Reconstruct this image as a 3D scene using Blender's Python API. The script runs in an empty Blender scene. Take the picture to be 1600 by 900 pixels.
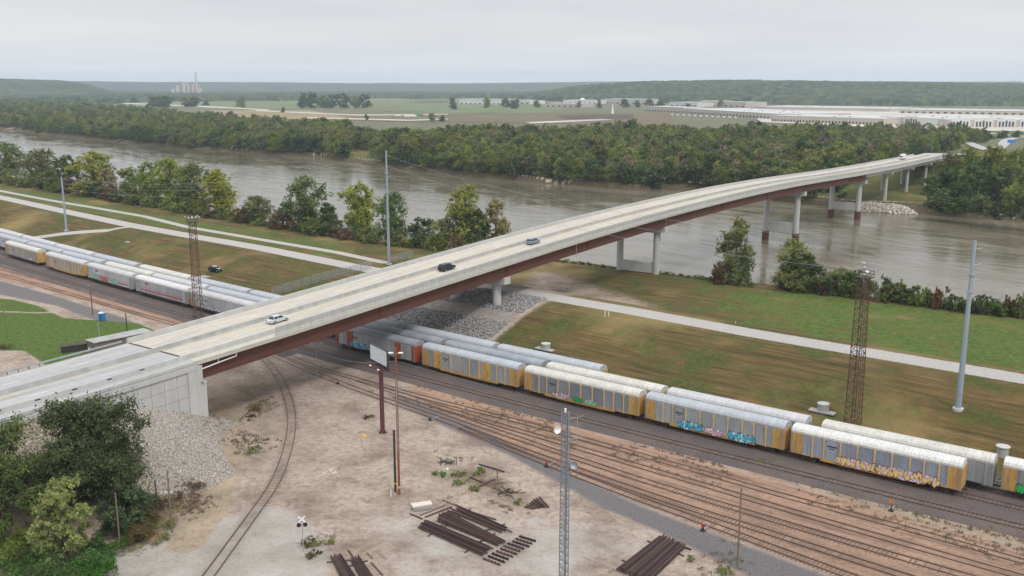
import bpy, math, random
import numpy as np
from mathutils import Matrix, Vector
R = math.radians
scene = bpy.context.scene
col = scene.collection

# ------------------------------------------------------------------ camera, world, sun, exposure
H = 62.0; F = 1500.0; HOR = 133.0
PITCH = math.atan((450 - HOR) / F); SP, CP = math.sin(PITCH), math.cos(PITCH)
cam = bpy.data.cameras.new('camera'); camo = bpy.data.objects.new('camera', cam); col.objects.link(camo)
cam.sensor_width = 36; cam.lens = 36 * F / 1600; cam.clip_start = 1; cam.clip_end = 60000
camo.location = (0, 0, H); camo.rotation_euler = (math.pi / 2 - PITCH, 0, 0)
scene.camera = camo
SUN_EL, SUN_AZ = 52, 150          # azimuth clockwise from +Y: the bright part of the overcast is behind the camera, to the right
w = bpy.data.worlds.new('World'); scene.world = w; w.use_nodes = True
nt = w.node_tree; nt.nodes.clear()
def N(t, k, **kw):
    n = t.nodes.new(k)
    for a, b in kw.items(): setattr(n, a, b)
    return n
out = N(nt, 'ShaderNodeOutputWorld'); bg = N(nt, 'ShaderNodeBackground'); bg.inputs[1].default_value = 0.1
sky = N(nt, 'ShaderNodeTexSky', sky_type='NISHITA', sun_disc=False, sun_elevation=R(SUN_EL), sun_rotation=R(SUN_AZ))
tc = N(nt, 'ShaderNodeTexCoord'); sp = N(nt, 'ShaderNodeSeparateXYZ'); nt.links.new(tc.outputs['Generated'], sp.inputs[0])
def M_(op, a, b=None, t=nt, clamp=False):
    n = N(t, 'ShaderNodeMath', operation=op); n.use_clamp = clamp
    for i, q in enumerate((a, b)):
        if q is None: continue
        if isinstance(q, (int, float)): n.inputs[i].default_value = q
        else: t.links.new(q, n.inputs[i])
    return n.outputs[0]
# cloud layer: project the direction on a flat cloud deck
zz = M_('MAXIMUM', sp.outputs[2], 0.0); zd = M_('ADD', zz, 0.06)
cx_ = M_('DIVIDE', sp.outputs[0], zd); cy_ = M_('DIVIDE', sp.outputs[1], zd)
cb = N(nt, 'ShaderNodeCombineXYZ'); nt.links.new(cx_, cb.inputs[0]); nt.links.new(cy_, cb.inputs[1])
cn = N(nt, 'ShaderNodeTexNoise'); cn.inputs['Scale'].default_value = 0.30; cn.inputs['Detail'].default_value = 5; cn.inputs['Roughness'].default_value = 0.5
nt.links.new(cb.outputs[0], cn.inputs['Vector'])
cr = N(nt, 'ShaderNodeValToRGB'); nt.links.new(cn.outputs[0], cr.inputs[0])
cr.color_ramp.elements[0].position = .30; cr.color_ramp.elements[0].color = (.84, .845, .86, 1)
cr.color_ramp.elements[1].position = .72; cr.color_ramp.elements[1].color = (1.04, 1.035, 1.035, 1)
# CIE overcast: the zenith is brighter than the horizon; thin bright band at the horizon
er = N(nt, 'ShaderNodeValToRGB'); nt.links.new(zz, er.inputs[0])
e = er.color_ramp.elements
e[0].position = 0.0; e[0].color = (.92, .91, .90, 1); e[1].position = 1.0; e[1].color = (1.75, 1.78, 1.85, 1)
for p_, c_ in ((.02, (.86, .865, .87, 1)), (.07, (.82, .83, .84, 1)), (.13, (.79, .795, .81, 1)), (.35, (1.1, 1.12, 1.16, 1))):
    q = e.new(p_); q.color = c_
mul = N(nt, 'ShaderNodeMix', data_type='RGBA', blend_type='MULTIPLY'); mul.inputs[0].default_value = 1
nt.links.new(cr.outputs[0], mul.inputs[6]); nt.links.new(er.outputs[0], mul.inputs[7])
sc_ = N(nt, 'ShaderNodeVectorMath', operation='SCALE'); nt.links.new(mul.outputs[2], sc_.inputs[0]); sc_.inputs[3].default_value = 8.3
mx = N(nt, 'ShaderNodeMix', data_type='RGBA'); mx.inputs[0].default_value = 0.93
nt.links.new(sky.outputs[0], mx.inputs[6]); nt.links.new(sc_.outputs[0], mx.inputs[7])
nt.links.new(mx.outputs[2], bg.inputs[0]); nt.links.new(bg.outputs[0], out.inputs[0])
sl = bpy.data.lights.new('sun', 'SUN'); sl.energy = 1.4; sl.angle = R(10); sl.color = (1, .96, .9)
so = bpy.data.objects.new('sun', sl); col.objects.link(so)
so.rotation_euler = (R(90 - SUN_EL), 0, R(180 - SUN_AZ)); so.location = (0, 0, 300)
scene.view_settings.view_transform = 'Standard'; scene.view_settings.look = 'None'
scene.view_settings.exposure = 0.24; scene.view_settings.gamma = 1; scene.view_settings.use_curve_mapping = False
scene.cycles.volume_bounces = 1; scene.cycles.max_bounces = 6; scene.cycles.transparent_max_bounces = 12

# ------------------------------------------------------------------ ground shape
def G(x, y, z=0.0):
    """world point at height z on the view line of a photo pixel (1600x900)"""
    v = y - 450; k = (H - z) / (v * CP + F * SP)
    return ((x - 800) * k, (F * CP - v * SP) * k)
def lerp_tab(tab):
    tab = sorted(tab); xs = np.array([a for a, b in tab]); ys = np.array([b for a, b in tab])
    s0 = (ys[1] - ys[0]) / (xs[1] - xs[0]); s1 = (ys[-1] - ys[-2]) / (xs[-1] - xs[-2])
    def f(x):
        x = np.asarray(x, float); r = np.interp(x, xs, ys)
        r = np.where(x < xs[0], ys[0] + (x - xs[0]) * s0, r); return np.where(x > xs[-1], ys[-1] + (x - xs[-1]) * s1, r)
    return f
LEV = 7.5; WAT = -6.0
yL = lerp_tab([G(a_, b_, LEV) for a_, b_ in ((1740, 617), (1600, 592), (1400, 558), (1200, 525), (1000, 488), (900, 471), (808, 455), (600, 425), (550, 416), (400, 386), (300, 369), (200, 351), (100, 330), (0, 308), (-100, 289))])
yB = lerp_tab([(190, 228), (140, 262), (96, 288), (68, 307), (48, 318), (25, 338), (-26, 366), (-66, 398), (-114, 442), (-179, 503), (-342, 662), (-700, 1000), (-1500, 1750)])
yF = lerp_tab([(-1500, 2300), (-830, 1576), (-576, 1285), (-407, 1119), (-260, 981), (-185, 929), (-108, 812), (-50, 752), (22, 673), (85, 639), (126, 631), (169, 562), (194, 527), (222, 518), (259, 481), (400, 400), (1500, 150)])
_tp = [(134, 435), (211, 454), (299, 475), (655, 572), (813, 607), (1003, 655), (1228, 705), (1502, 768)]
_tw = np.array([G(a, b, 1.5) for a, b in _tp]); _pc = np.polyfit(_tw[:, 0], _tw[:, 1], 2)
def yT0(x): return np.polyval(_pc, np.clip(x, -260, 200)) + (np.asarray(x, float) - np.clip(x, -260, 200)) * -.8
def track_pt(x, off):
    """point of the main track bundle: off metres behind the near face line of the front train"""
    dy = float(yT0(x + .5) - yT0(x - .5)); l = math.hypot(1, dy)
    return (x - dy / l * off, float(yT0(x)) + off / l), math.atan2(dy, 1)
U = np.array([.588, .809]); U = U / np.linalg.norm(U); NN = np.array([U[1], -U[0]]); P2 = np.array([48., 313.])
def so_(x, y): return (x - P2[0]) * U[0] + (y - P2[1]) * U[1], (x - P2[0]) * NN[0] + (y - P2[1]) * NN[1]
def bw(s, o): return (P2[0] + s * U[0] + o * NN[0], P2[1] + s * U[1] + o * NN[1])
_ps = [(-420, 12.4), (-300, 12.4), (-216, 12.6), (-183, 13.4), (-144, 14.9), (-116, 16.2), (-87, 17.35), (-60, 18.4), (-27, 19.4), (0, 19.95), (26, 20.3), (60, 20.55), (90, 20.45), (130, 19.9), (165, 19.0), (213, 17.8), (280, 16.6), (353, 15.9), (420, 15.3), (480, 14)]
def prof(s):
    s = np.asarray(s, float); xs, ys = zip(*_ps); r = 0
    for d in (-16, -8, 0, 8, 16): r = r + np.interp(s + d, xs, ys)
    return r / 5
def sstep(a, b, x):
    t = np.clip((x - a) / (b - a), 0, 1); return t * t * (3 - 2 * t)
_rng = np.random.RandomState(5); _kx = _rng.randn(12, 2) * .06; _ph = _rng.rand(12) * 6.28
def wob(x, y):
    r = 0
    for i in range(12): r = r + np.sin(_kx[i, 0] * x + _kx[i, 1] * y + _ph[i])
    return r / 12
def gz(x, y):
    x = np.asarray(x, float); y = np.asarray(y, float)
    l, b, f, t = yL(x), yB(x), yF(x), yT0(x)
    b = b + wob(x * 3, y * 3) * 2; f = f + wob(x * 1.3, y * .4) * 14
    z = np.zeros(np.broadcast(x, y).shape) + wob(x, y) * .12 * sstep(0, 30, np.abs(y - t))
    up = LEV * sstep(t + 14, l - 5, y) * (y < l); z = np.where((y > t + 13) & (y <= l), up, z)
    z = np.where((y > l), LEV - (LEV - .6) * sstep(l + 5, np.minimum(l + 38, b - 4), y), z)
    z = np.where(y > b - 3, .6 - 9.6 * sstep(b - 3, b + 14, y), z)
    mid = (f > b + 20)
    z = np.where((y > f - 22) & (y > b + 20), -9 + 7.4 * sstep(f - 5, f + 5, y) + 1.6 * sstep(f + 5, f + 30, y), z)
    # bridge approach embankment, this side
    s, o = so_(x, y); do = np.maximum(0, o - 3.6); dl = np.maximum(0, -17.6 - o); ds = np.maximum(0, s + 204) * .8 + np.maximum(0, s + 190) * np.maximum(do, dl) / 7
    hz = prof(s) - .25 - .5 * np.sqrt(ds ** 2 + (np.maximum(do, dl) * 1.12) ** 2)
    under = (o < 3.2) & (o > -17.2) & (s > -182.6) & (s < 200)
    inside = (s < -182.6) | ~((o < 3.2) & (o > -17.2))
    z = np.where(inside & (s < -120) & (y < 260), np.maximum(z, hz), z)
    # far approach embankment
    d2 = np.sqrt(np.maximum(0, 392 - s) ** 2 + np.maximum(np.maximum(0, o - 5), np.maximum(0, -19 - o)) ** 2)
    h2 = 15 - .45 * d2 - np.maximum(0, s - 400) * .04
    z = np.where((s > 300) & (s < 900), np.maximum(z, np.where(h2 > 0, h2, -99)), z)
    return z
def gzf(x, y): return float(gz(x, y))
def P(px, py, extra=0.0):
    """photo pixel -> point on the terrain"""
    z = 0.
    for i in range(25):
        x, y = G(px, py, z + extra); z = .5 * z + .5 * gzf(x, y)
    x, y = G(px, py, z + extra); return (x, y, gzf(x, y))
def mpp(y, fwd=None):  # metres per photo pixel at a forward distance
    return y / (F * 1.02)

# ------------------------------------------------------------------ helpers
def tag(o, label=None, cat=None, group=None, kind=None):
    if label: o['label'] = label
    if cat: o['category'] = cat
    if group: o['group'] = group
    if kind: o['kind'] = kind
    return o
def empty(name, loc=(0, 0, 0), rz=0.0, label=None, cat=None, group=None):
    o = bpy.data.objects.new(name, None); col.objects.link(o); o.location = loc; o.rotation_euler = (0, 0, rz); o.empty_display_size = .5
    return tag(o, label, cat, group)
class MB:
    def __init__(s): s.v = []; s.f = []; s.m = []
    def add(s, vs, fs, m=0):
        b = len(s.v); s.v += [tuple(q) for q in vs]; s.f += [tuple(i + b for i in q) for q in fs]; s.m += [m] * len(fs); return s
    def box(s, x0, x1, y0, y1, z0, z1, m=0, T=None):
        vs = [(x, y, z) for z in (z0, z1) for y in (y0, y1) for x in (x0, x1)]
        if T is not None: vs = [T @ Vector(q) for q in vs]
        return s.add(vs, [(0, 2, 3, 1), (4, 5, 7, 6), (0, 1, 5, 4), (2, 6, 7, 3), (0, 4, 6, 2), (1, 3, 7, 5)], m)
    def cyl(s, p0, p1, r0, r1=None, n=8, m=0, cap=True):
        r1 = r0 if r1 is None else r1; p0, p1 = Vector(p0), Vector(p1); d = (p1 - p0).normalized()
        a = d.orthogonal().normalized(); b = d.cross(a); vs = []
        for p, r in ((p0, r0), (p1, r1)):
            for i in range(n):
                t = 2 * math.pi * i / n; vs.append(p + (a * math.cos(t) + b * math.sin(t)) * r)
        fs = [(i, (i + 1) % n, n + (i + 1) % n, n + i) for i in range(n)]
        if cap: fs += [tuple(range(n - 1, -1, -1)), tuple(range(n, 2 * n))]
        return s.add(vs, fs, m)
    def tube(s, pts, r, n=6, m=0):
        for a, b in zip(pts, pts[1:]): s.cyl(a, b, r, r, n, m)
        return s
    def beam(s, p0, p1, w, h=None, m=0):
        h = h or w; p0, p1 = Vector(p0), Vector(p1); d = (p1 - p0).normalized(); up = Vector((0, 0, 1))
        if abs(d.z) > .95: up = Vector((1, 0, 0))
        a = d.cross(up).normalized(); b = a.cross(d); vs = []
        for p in (p0, p1):
            for i, j in ((-1, -1), (1, -1), (1, 1), (-1, 1)): vs.append(p + a * i * w / 2 + b * j * h / 2)
        return s.add(vs, [(0, 1, 2, 3), (7, 6, 5, 4), (0, 4, 5, 1), (1, 5, 6, 2), (2, 6, 7, 3), (3, 7, 4, 0)], m)
    def sweep(s, sec, path, m=0, cap=True):
        """sec: closed list of (a, b); path: list of functions-evaluated frames: (origin, side vector, up vector)"""
        k = len(sec); vs = []
        for o, a, b in path:
            for u, v in sec: vs.append(Vector(o) + Vector(a) * u + Vector(b) * v)
        fs = []
        for i in range(len(path) - 1):
            for j in range(k): fs.append((i * k + j, i * k + (j + 1) % k, (i + 1) * k + (j + 1) % k, (i + 1) * k + j))
        if cap: fs += [tuple(range(k - 1, -1, -1)), tuple((len(path) - 1) * k + j for j in range(k))]
        return s.add(vs, fs, m)
    def build(s, name, mats, parent=None, smooth=False):
        me = bpy.data.meshes.new(name); me.from_pydata(s.v, [], s.f)
        for q in (mats if isinstance(mats, (list, tuple)) else [mats]): me.materials.append(q)
        me.polygons.foreach_set('material_index', s.m)
        if smooth: me.polygons.foreach_set('use_smooth', [True] * len(s.f))
        me.update(); o = bpy.data.objects.new(name, me); col.objects.link(o)
        if parent: o.parent = parent
        return o
def npmesh(name, v, f, mats, attrs=None, parent=None, link=True):
    """v (n,3), f (m,k) arrays"""
    me = bpy.data.meshes.new(name); n, m, k = len(v), len(f), f.shape[1]
    me.vertices.add(n); me.vertices.foreach_set('co', np.ascontiguousarray(v, np.float32).ravel())
    me.loops.add(m * k); me.loops.foreach_set('vertex_index', np.ascontiguousarray(f, np.int32).ravel())
    me.polygons.add(m); me.polygons.foreach_set('loop_start', np.arange(0, m * k, k, dtype=np.int32))
    me.polygons.foreach_set('loop_total', np.full(m, k, np.int32))
    for nm, (dom, arr) in (attrs or {}).items():
        a = me.attributes.new(nm, 'FLOAT', dom); a.data.foreach_set('value', np.ascontiguousarray(arr, np.float32))
    for q in (mats if isinstance(mats, (list, tuple)) else [mats]): me.materials.append(q)
    me.update(calc_edges=True); me.validate()
    o = bpy.data.objects.new(name, me)
    if link: col.objects.link(o)
    if parent: o.parent = parent
    return o
def kids(o): return [c for c in list(col.objects) if c.parent == o]
def copy_tree(o, kidmap=None, parent=None):
    c = o.copy(); col.objects.link(c); c.parent = parent
    for ch in (kidmap or {}).get(o.name, []): copy_tree(ch, kidmap, c)
    return c
def kmap(o):
    d = {}
    for c in col.objects:
        if c.parent: d.setdefault(c.parent.name, []).append(c)
    return d

# ------------------------------------------------------------------ materials
def srgb(r, g, b):
    def f(c):
        c /= 255; return c / 12.92 if c <= .04045 else ((c + .055) / 1.055) ** 2.4
    return (f(r), f(g), f(b), 1)
def newmat(name):
    m = bpy.data.materials.new(name); m.use_nodes = True; t = m.node_tree; t.nodes.clear()
    o = N(t, 'ShaderNodeOutputMaterial'); b = N(t, 'ShaderNodeBsdfPrincipled'); t.links.new(b.outputs[0], o.inputs[0])
    return m, t, b, o
def noise(t, scale, detail=4, vec=None, rough=.55, dim='3D', dist=0):
    n = N(t, 'ShaderNodeTexNoise'); n.inputs['Scale'].default_value = scale; n.inputs['Detail'].default_value = detail; n.inputs['Roughness'].default_value = rough; n.inputs['Distortion'].default_value = dist
    if vec: t.links.new(vec, n.inputs['Vector'])
    return n.outputs[0]
def ramp(t, fac, stops):
    r = N(t, 'ShaderNodeValToRGB'); t.links.new(fac, r.inputs[0]); e = r.color_ramp.elements
    e[0].position, e[0].color = stops[0][0], stops[0][1]; e[1].position, e[1].color = stops[-1][0], stops[-1][1]
    for p, c in stops[1:-1]:
        q = e.new(p); q.color = c
    return r.outputs[0]
def mixc(t, fac, a, b, mode='MIX'):
    m = N(t, 'ShaderNodeMix', data_type='RGBA', blend_type=mode)
    for i, q in ((0, fac), (6, a), (7, b)):
        if isinstance(q, (int, float)): m.inputs[i].default_value = q
        elif isinstance(q, tuple): m.inputs[i].default_value = q
        else: t.links.new(q, m.inputs[i])
    return m.outputs[2]
def k3(c, k): return (c[0] * k, c[1] * k, c[2] * k, 1)
def objvec(t, scale=(1, 1, 1), world=False):
    if world: src = N(t, 'ShaderNodeNewGeometry').outputs['Position']
    else: src = N(t, 'ShaderNodeTexCoord').outputs['Object']
    mp = N(t, 'ShaderNodeMapping'); mp.inputs['Scale'].default_value = scale; t.links.new(src, mp.inputs[0]); return mp.outputs[0]
def bump(t, b, h, strength=.5, dist=.1):
    n = N(t, 'ShaderNodeBump'); n.inputs['Strength'].default_value = strength; n.inputs['Distance'].default_value = dist
    t.links.new(h, n.inputs['Height']); t.links.new(n.outputs[0], b.inputs['Normal'])
_mc = {}
def paint(name, c, rough=.6, var=.25, scale=1.2, metal=0.0, streak=False, rust=0.0):
    if name in _mc: return _mc[name]
    m, t, b, o = newmat(name); v = objvec(t, (1, 1, .25) if streak else (1, 1, 1))
    n1 = noise(t, scale, 6, v, .65); cc = ramp(t, n1, [(.3, k3(c, 1 - var)), (.55, c), (.75, k3(c, 1 + var * .5))]); n0 = noise(t, scale * .25, 5, v, .7); cc = mixc(t, ramp(t, n0, [(.35, (.4, .4, .4, 1)), (.55, (0, 0, 0, 1))]), cc, k3(c, 1 - var * .9))
    if rust > 0:
        n2 = noise(t, scale * 2.3, 5, v, .7); fr = ramp(t, n2, [(.5, (0, 0, 0, 1)), (.72, (rust, rust, rust, 1))])
        cc = mixc(t, fr, cc, srgb(110, 70, 50))
    t.links.new(cc, b.inputs['Base Color']); b.inputs['Roughness'].default_value = rough; b.inputs['Metallic'].default_value = metal
    _mc[name] = m; return m
concrete = paint('concrete', srgb(182, 182, 178), .9, .16, .5, streak=True)
concrete_dark = paint('weathered concrete', srgb(160, 160, 156), .9, .25, .5, streak=True)
weathering_steel = paint('weathering steel', srgb(92, 55, 43), .75, .16, .15, streak=True)
galv = paint('galvanised steel', srgb(165, 172, 178), .5, .12, 1.0, .4)
pole_steel = paint('grey steel pole', srgb(150, 163, 172), .55, .1, .5, .2)
rustm = paint('rusty steel', srgb(92, 66, 56), .85, .35, 1.5)
rail_rust = paint('rusty rail', srgb(96, 74, 62), .6, .4, .5)
darkm = paint('dark steel', srgb(52, 48, 46), .7, .3, 1.0)
blackm = paint('black rubber', srgb(28, 28, 28), .8, .2, 1.0)
wood = paint('weathered wood', srgb(120, 104, 90), .9, .3, 2, streak=True)
wood_brown = paint('brown pole wood', srgb(128, 82, 56), .9, .3, 2, streak=True)
wood_dark = paint('dark creosoted wood', srgb(74, 68, 58), .9, .3, 2, streak=True)
white = paint('white paint', srgb(225, 226, 226), .6, .08, 2)
glassm = paint('dark glass', srgb(30, 36, 42), .12, .05, 1)
redm = paint('red paint', srgb(190, 40, 45), .5, .1, 2)
yellowm = paint('yellow paint', srgb(225, 190, 60), .5, .1, 2)
bluem = paint('blue plastic', srgb(30, 125, 190), .5, .1, 2)
tyre = blackm

# ground material driven by zone weights stored on the mesh
def make_ground_mat():
    m, t, b, o = newmat('ground earth and grass')
    wv = objvec(t, world=True)
    nb = noise(t, .9, 8, wv, .78); nm = noise(t, .12, 6, wv, .6); nf = noise(t, 5.0, 5, wv, .75); nl = noise(t, .025, 4, wv, .6)
    vs = objvec(t, (1, 1, 1), True)
    rot = N(t, 'ShaderNodeMapping'); rot.inputs['Rotation'].default_value = (0, 0, R(40)); t.links.new(N(t, 'ShaderNodeNewGeometry').outputs['Position'], rot.inputs[0])
    rs = N(t, 'ShaderNodeMapping'); rs.inputs['Scale'].default_value = (.05, .9, 1); t.links.new(rot.outputs[0], rs.inputs[0])
    ns = noise(t, 1.0, 6, rs.outputs[0], .65)       # streaks that run along the tracks and mowing lines
    def at(n): a = N(t, 'ShaderNodeAttribute'); a.attribute_name = n; return a.outputs['Fac']
    def sharp(n, amp=.5, lo=.42, hi=.58, nn=None):
        a = M_('ADD', at(n), M_('MULTIPLY', M_('SUBTRACT', nn or nb, .5, t), amp, t), t)
        mr = N(t, 'ShaderNodeMapRange'); mr.interpolation_type = 'SMOOTHSTEP'; t.links.new(a, mr.inputs[0]); mr.inputs[1].default_value = lo; mr.inputs[2].default_value = hi
        return mr.outputs[0]
    # dirt
    dirt = ramp(t, nm, [(.32, srgb(136, 120, 107)), (.45, srgb(164, 148, 134)), (.58, srgb(182, 166, 151)), (.7, srgb(168, 155, 143))])
    dirt = mixc(t, ramp(t, nb, [(.38, (.55, .55, .55, 1)), (.56, (0, 0, 0, 1))]), dirt, srgb(112, 95, 85))
    dirt = mixc(t, ramp(t, ns, [(.55, (0, 0, 0, 1)), (.68, (.5, .5, .5, 1))]), dirt, srgb(182, 170, 156))
    smd = noise(t, .35, 7, wv, .7, dist=1.2); dirt = mixc(t, ramp(t, smd, [(.34, (.7, .7, .7, 1)), (.44, (0, 0, 0, 1))]), dirt, srgb(118, 102, 92)); c = dirt
    light = ramp(t, nm, [(.35, srgb(154, 147, 138)), (.65, srgb(182, 176, 168))])
    light = mixc(t, ramp(t, nb, [(.3, (.6, .6, .6, 1)), (.45, (0, 0, 0, 1))]), light, srgb(134, 126, 118))
    c = mixc(t, sharp('w_light', 1.1, .3, .75, nm), c, light)
    tan = ramp(t, nm, [(.35, srgb(150, 134, 114)), (.65, srgb(178, 160, 138))]); tan = mixc(t, ramp(t, nb, [(.36, (.7, .7, .7, 1)), (.5, (0, 0, 0, 1))]), tan, srgb(124, 108, 88))
    orange = ramp(t, ns, [(.32, srgb(112, 92, 80)), (.44, srgb(152, 124, 106)), (.56, srgb(174, 142, 120)), (.7, srgb(164, 146, 130))])
    orange = mixc(t, ramp(t, nb, [(.36, (.6, .6, .6, 1)), (.5, (0, 0, 0, 1))]), orange, srgb(92, 78, 70))
    c = mixc(t, sharp('w_orange', .7, .3, .7), c, orange)
    c = mixc(t, sharp('w_tan', .9, .3, .7), c, tan)
    grav = ramp(t, nf, [(.3, srgb(88, 84, 84)), (.5, srgb(112, 108, 107)), (.7, srgb(132, 127, 125))])
    c = mixc(t, M_('MULTIPLY', at('w_track'), ramp(t, nm, [(.42, (0, 0, 0, 1)), (.6, (.75, .75, .75, 1))]), t), c, mixc(t, nf, srgb(84, 70, 62), srgb(128, 112, 100)))
    c = mixc(t, sharp('w_gravel', .7, .35, .65), c, grav)
    bal = ramp(t, nf, [(.3, srgb(62, 56, 58)), (.5, srgb(88, 80, 80)), (.7, srgb(116, 108, 106))])
    bal = mixc(t, ramp(t, ns, [(.5, (0, 0, 0, 1)), (.7, (.5, .5, .5, 1))]), bal, srgb(122, 108, 98))
    c = mixc(t, sharp('w_ballast', .5, .35, .65), c, bal)
    # grass: brownish mown sward and bright green
    brown = ramp(t, ns, [(.32, srgb(66, 64, 36)), (.44, srgb(92, 78, 48)), (.54, srgb(112, 90, 58)), (.68, srgb(142, 118, 80))])
    green = ramp(t, nb, [(.32, srgb(52, 72, 30)), (.48, srgb(78, 100, 42)), (.6, srgb(104, 118, 56)), (.7, srgb(128, 126, 70))])
    oliv = ramp(t, nb, [(.3, srgb(56, 68, 32)), (.5, srgb(78, 86, 42)), (.7, srgb(102, 104, 56))])
    gfac = sharp('w_green', 1.5, .36, .74, M_('ADD', M_('MULTIPLY', nm, .55, t), M_('MULTIPLY', nb, .45, t), t))
    half = ramp(t, M_('ADD', M_('MULTIPLY', nm, .55, t), M_('MULTIPLY', ns, .45, t), t), [(.47, (0, 0, 0, 1)), (.57, (1, 1, 1, 1))])
    grass = mixc(t, half, brown, oliv); grass = mixc(t, gfac, grass, green)
    grass = mixc(t, M_('MULTIPLY', ramp(t, nf, [(.35, (1, 1, 1, 1)), (.6, (0, 0, 0, 1))]), .35, t), grass, k3(srgb(60, 66, 34), .8))
    tanspot = M_('MULTIPLY', ramp(t, nl, [(.5, (0, 0, 0, 1)), (.65, (1, 1, 1, 1))]), M_('SUBTRACT', 1.0, gfac, t), t)
    grass = mixc(t, M_('MULTIPLY', tanspot, .55, t), grass, srgb(158, 136, 92))
    c = mixc(t, sharp('w_grass', .7, .40, .62), c, grass)
    weed = mixc(t, ramp(t, nb, [(.4, (0, 0, 0, 1)), (.6, (1, 1, 1, 1))]), srgb(126, 104, 74), srgb(86, 92, 50))
    c = mixc(t, M_('MULTIPLY', sharp('w_weed', 1.6, .45, .8, nb), .85, t), c, weed)
    road = ramp(t, nf, [(.3, srgb(158, 154, 149)), (.6, srgb(182, 178, 173))])
    road = mixc(t, ramp(t, ns, [(.5, (0, 0, 0, 1)), (.7, (.5, .5, .5, 1))]), road, srgb(172, 164, 152))
    c = mixc(t, sharp('w_road', .35, .42, .58), c, road)
    rock = ramp(t, nb, [(.35, srgb(130, 122, 115)), (.65, srgb(170, 163, 155))])
    c = mixc(t, sharp('w_rock', .5, .4, .6), c, rock)
    mud = ramp(t, nb, [(.35, srgb(66, 62, 44)), (.55, srgb(92, 84, 62)), (.65, srgb(134, 118, 98))])
    c = mixc(t, sharp('w_mud', .6, .4, .6), c, mud)
    far = ramp(t, nl, [(.35, srgb(88, 92, 66)), (.5, srgb(106, 108, 82)), (.65, srgb(112, 102, 84))])
    c = mixc(t, at('w_far'), c, far)
    n18 = noise(t, 1.9, 4, wv, .8); shade = M_('ADD', M_('ADD', M_('MULTIPLY', nf, .6, t), M_('MULTIPLY', n18, .7, t), t), .35, t)
    cb = N(t, 'ShaderNodeVectorMath', operation='SCALE'); t.links.new(c, cb.inputs[0]); t.links.new(shade, cb.inputs[3])
    t.links.new(cb.outputs[0], b.inputs['Base Color']); b.inputs['Roughness'].default_value = .95; b.inputs['Specular IOR Level'].default_value = .15
    bump(t, b, M_('ADD', nb, M_('MULTIPLY', nf, .5, t), t), .9, .35)
    return m
ground_mat = make_ground_mat()
def sdpoly(px, py, poly):
    """signed distance, positive inside"""
    n = len(poly); d = np.full(px.shape, 1e9); inside = np.zeros(px.shape, bool)
    for i in range(n):
        ax, ay = poly[i]; bx, by = poly[(i + 1) % n]; ex, ey = bx - ax, by - ay; L = ex * ex + ey * ey + 1e-9
        t = np.clip(((px - ax) * ex + (py - ay) * ey) / L, 0, 1); d = np.minimum(d, np.hypot(px - ax - t * ex, py - ay - t * ey))
        c = ((ay > py) != (by > py)) & (px < (bx - ax) * (py - ay) / (by - ay + 1e-12) + ax); inside ^= c
    return np.where(inside, d, -d)
def wpoly(pts, z=0.0): return [G(a, b, z) for a, b in pts]
def sdline(px, py, pts, hw):
    d = np.full(px.shape, 1e9)
    for (ax, ay), (bx, by) in zip(pts, pts[1:]):
        ex, ey = bx - ax, by - ay; L = ex * ex + ey * ey + 1e-9
        t = np.clip(((px - ax) * ex + (py - ay) * ey) / L, 0, 1); d = np.minimum(d, np.hypot(px - ax - t * ex, py - ay - t * ey))
    return hw - d
def W(sd, soft=3.0): return np.clip(.5 + sd / (2 * soft), 0, 1)

# track centre lines (world), yard tracks from the photo
def spline(pts, n=8):
    P_ = [Vector((a, b, 0)) for a, b in pts]; P_ = [P_[0] * 2 - P_[1]] + P_ + [P_[-1] * 2 - P_[-2]]; r = []
    for i in range(1, len(P_) - 2):
        a, b, c, d = P_[i - 1:i + 3]
        for k in range(n):
            t = k / n; q = .5 * ((2 * b) + (-a + c) * t + (2 * a - 5 * b + 4 * c - d) * t * t + (-a + 3 * b - 3 * c + d) * t ** 3); r.append((q.x, q.y))
    r.append((P_[-2].x, P_[-2].y)); return r
YARD = {
 'A': [(250, 488), (340, 520), (440, 553), (500, 576), (600, 604), (700, 631), (800, 656), (900, 683), (1000, 711), (1100, 739), (1200, 768), (1400, 822), (1600, 878), (1700, 906), (1950, 976)],
 'B': [(560, 594), (620, 614), (700, 640), (800, 670), (900, 699), (1000, 729), (1100, 758), (1200, 788), (1400, 846), (1600, 903), (1700, 931), (1950, 1004)],
 'C': [(620, 620), (700, 647), (800, 682), (900, 716), (1000, 749), (1100, 780), (1200, 810), (1400, 869), (1560, 915), (1950, 1030)],
 'D': [(430, 556), (500, 586), (600, 624), (700, 659), (800, 697), (900, 733), (1000, 768), (1100, 801), (1200, 832), (1400, 896), (1500, 928), (1950, 1075)],
 'E': [(720, 668), (800, 702), (900, 742), (1000, 780), (1100, 816), (1200, 853), (1300, 890), (1400, 926), (1900, 1110)]}
LEFTY = {'F': [(-60, 403), (0, 419), (100, 446), (200, 474), (300, 502)], 'G': [(-60, 413), (0, 429), (100, 457), (200, 486), (300, 515)]}
SPUR = [(395, 545), (418, 566), (437, 592), (450, 622), (456, 655), (452, 690), (441, 728), (425, 762), (400, 798), (366, 845), (328, 897), (290, 945)]
yard_w = {k: spline([G(a, b) for a, b in v]) for k, v in {**YARD, **LEFTY}.items()}
spur_w = spline([G(a, b) for a, b in SPUR])

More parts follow.
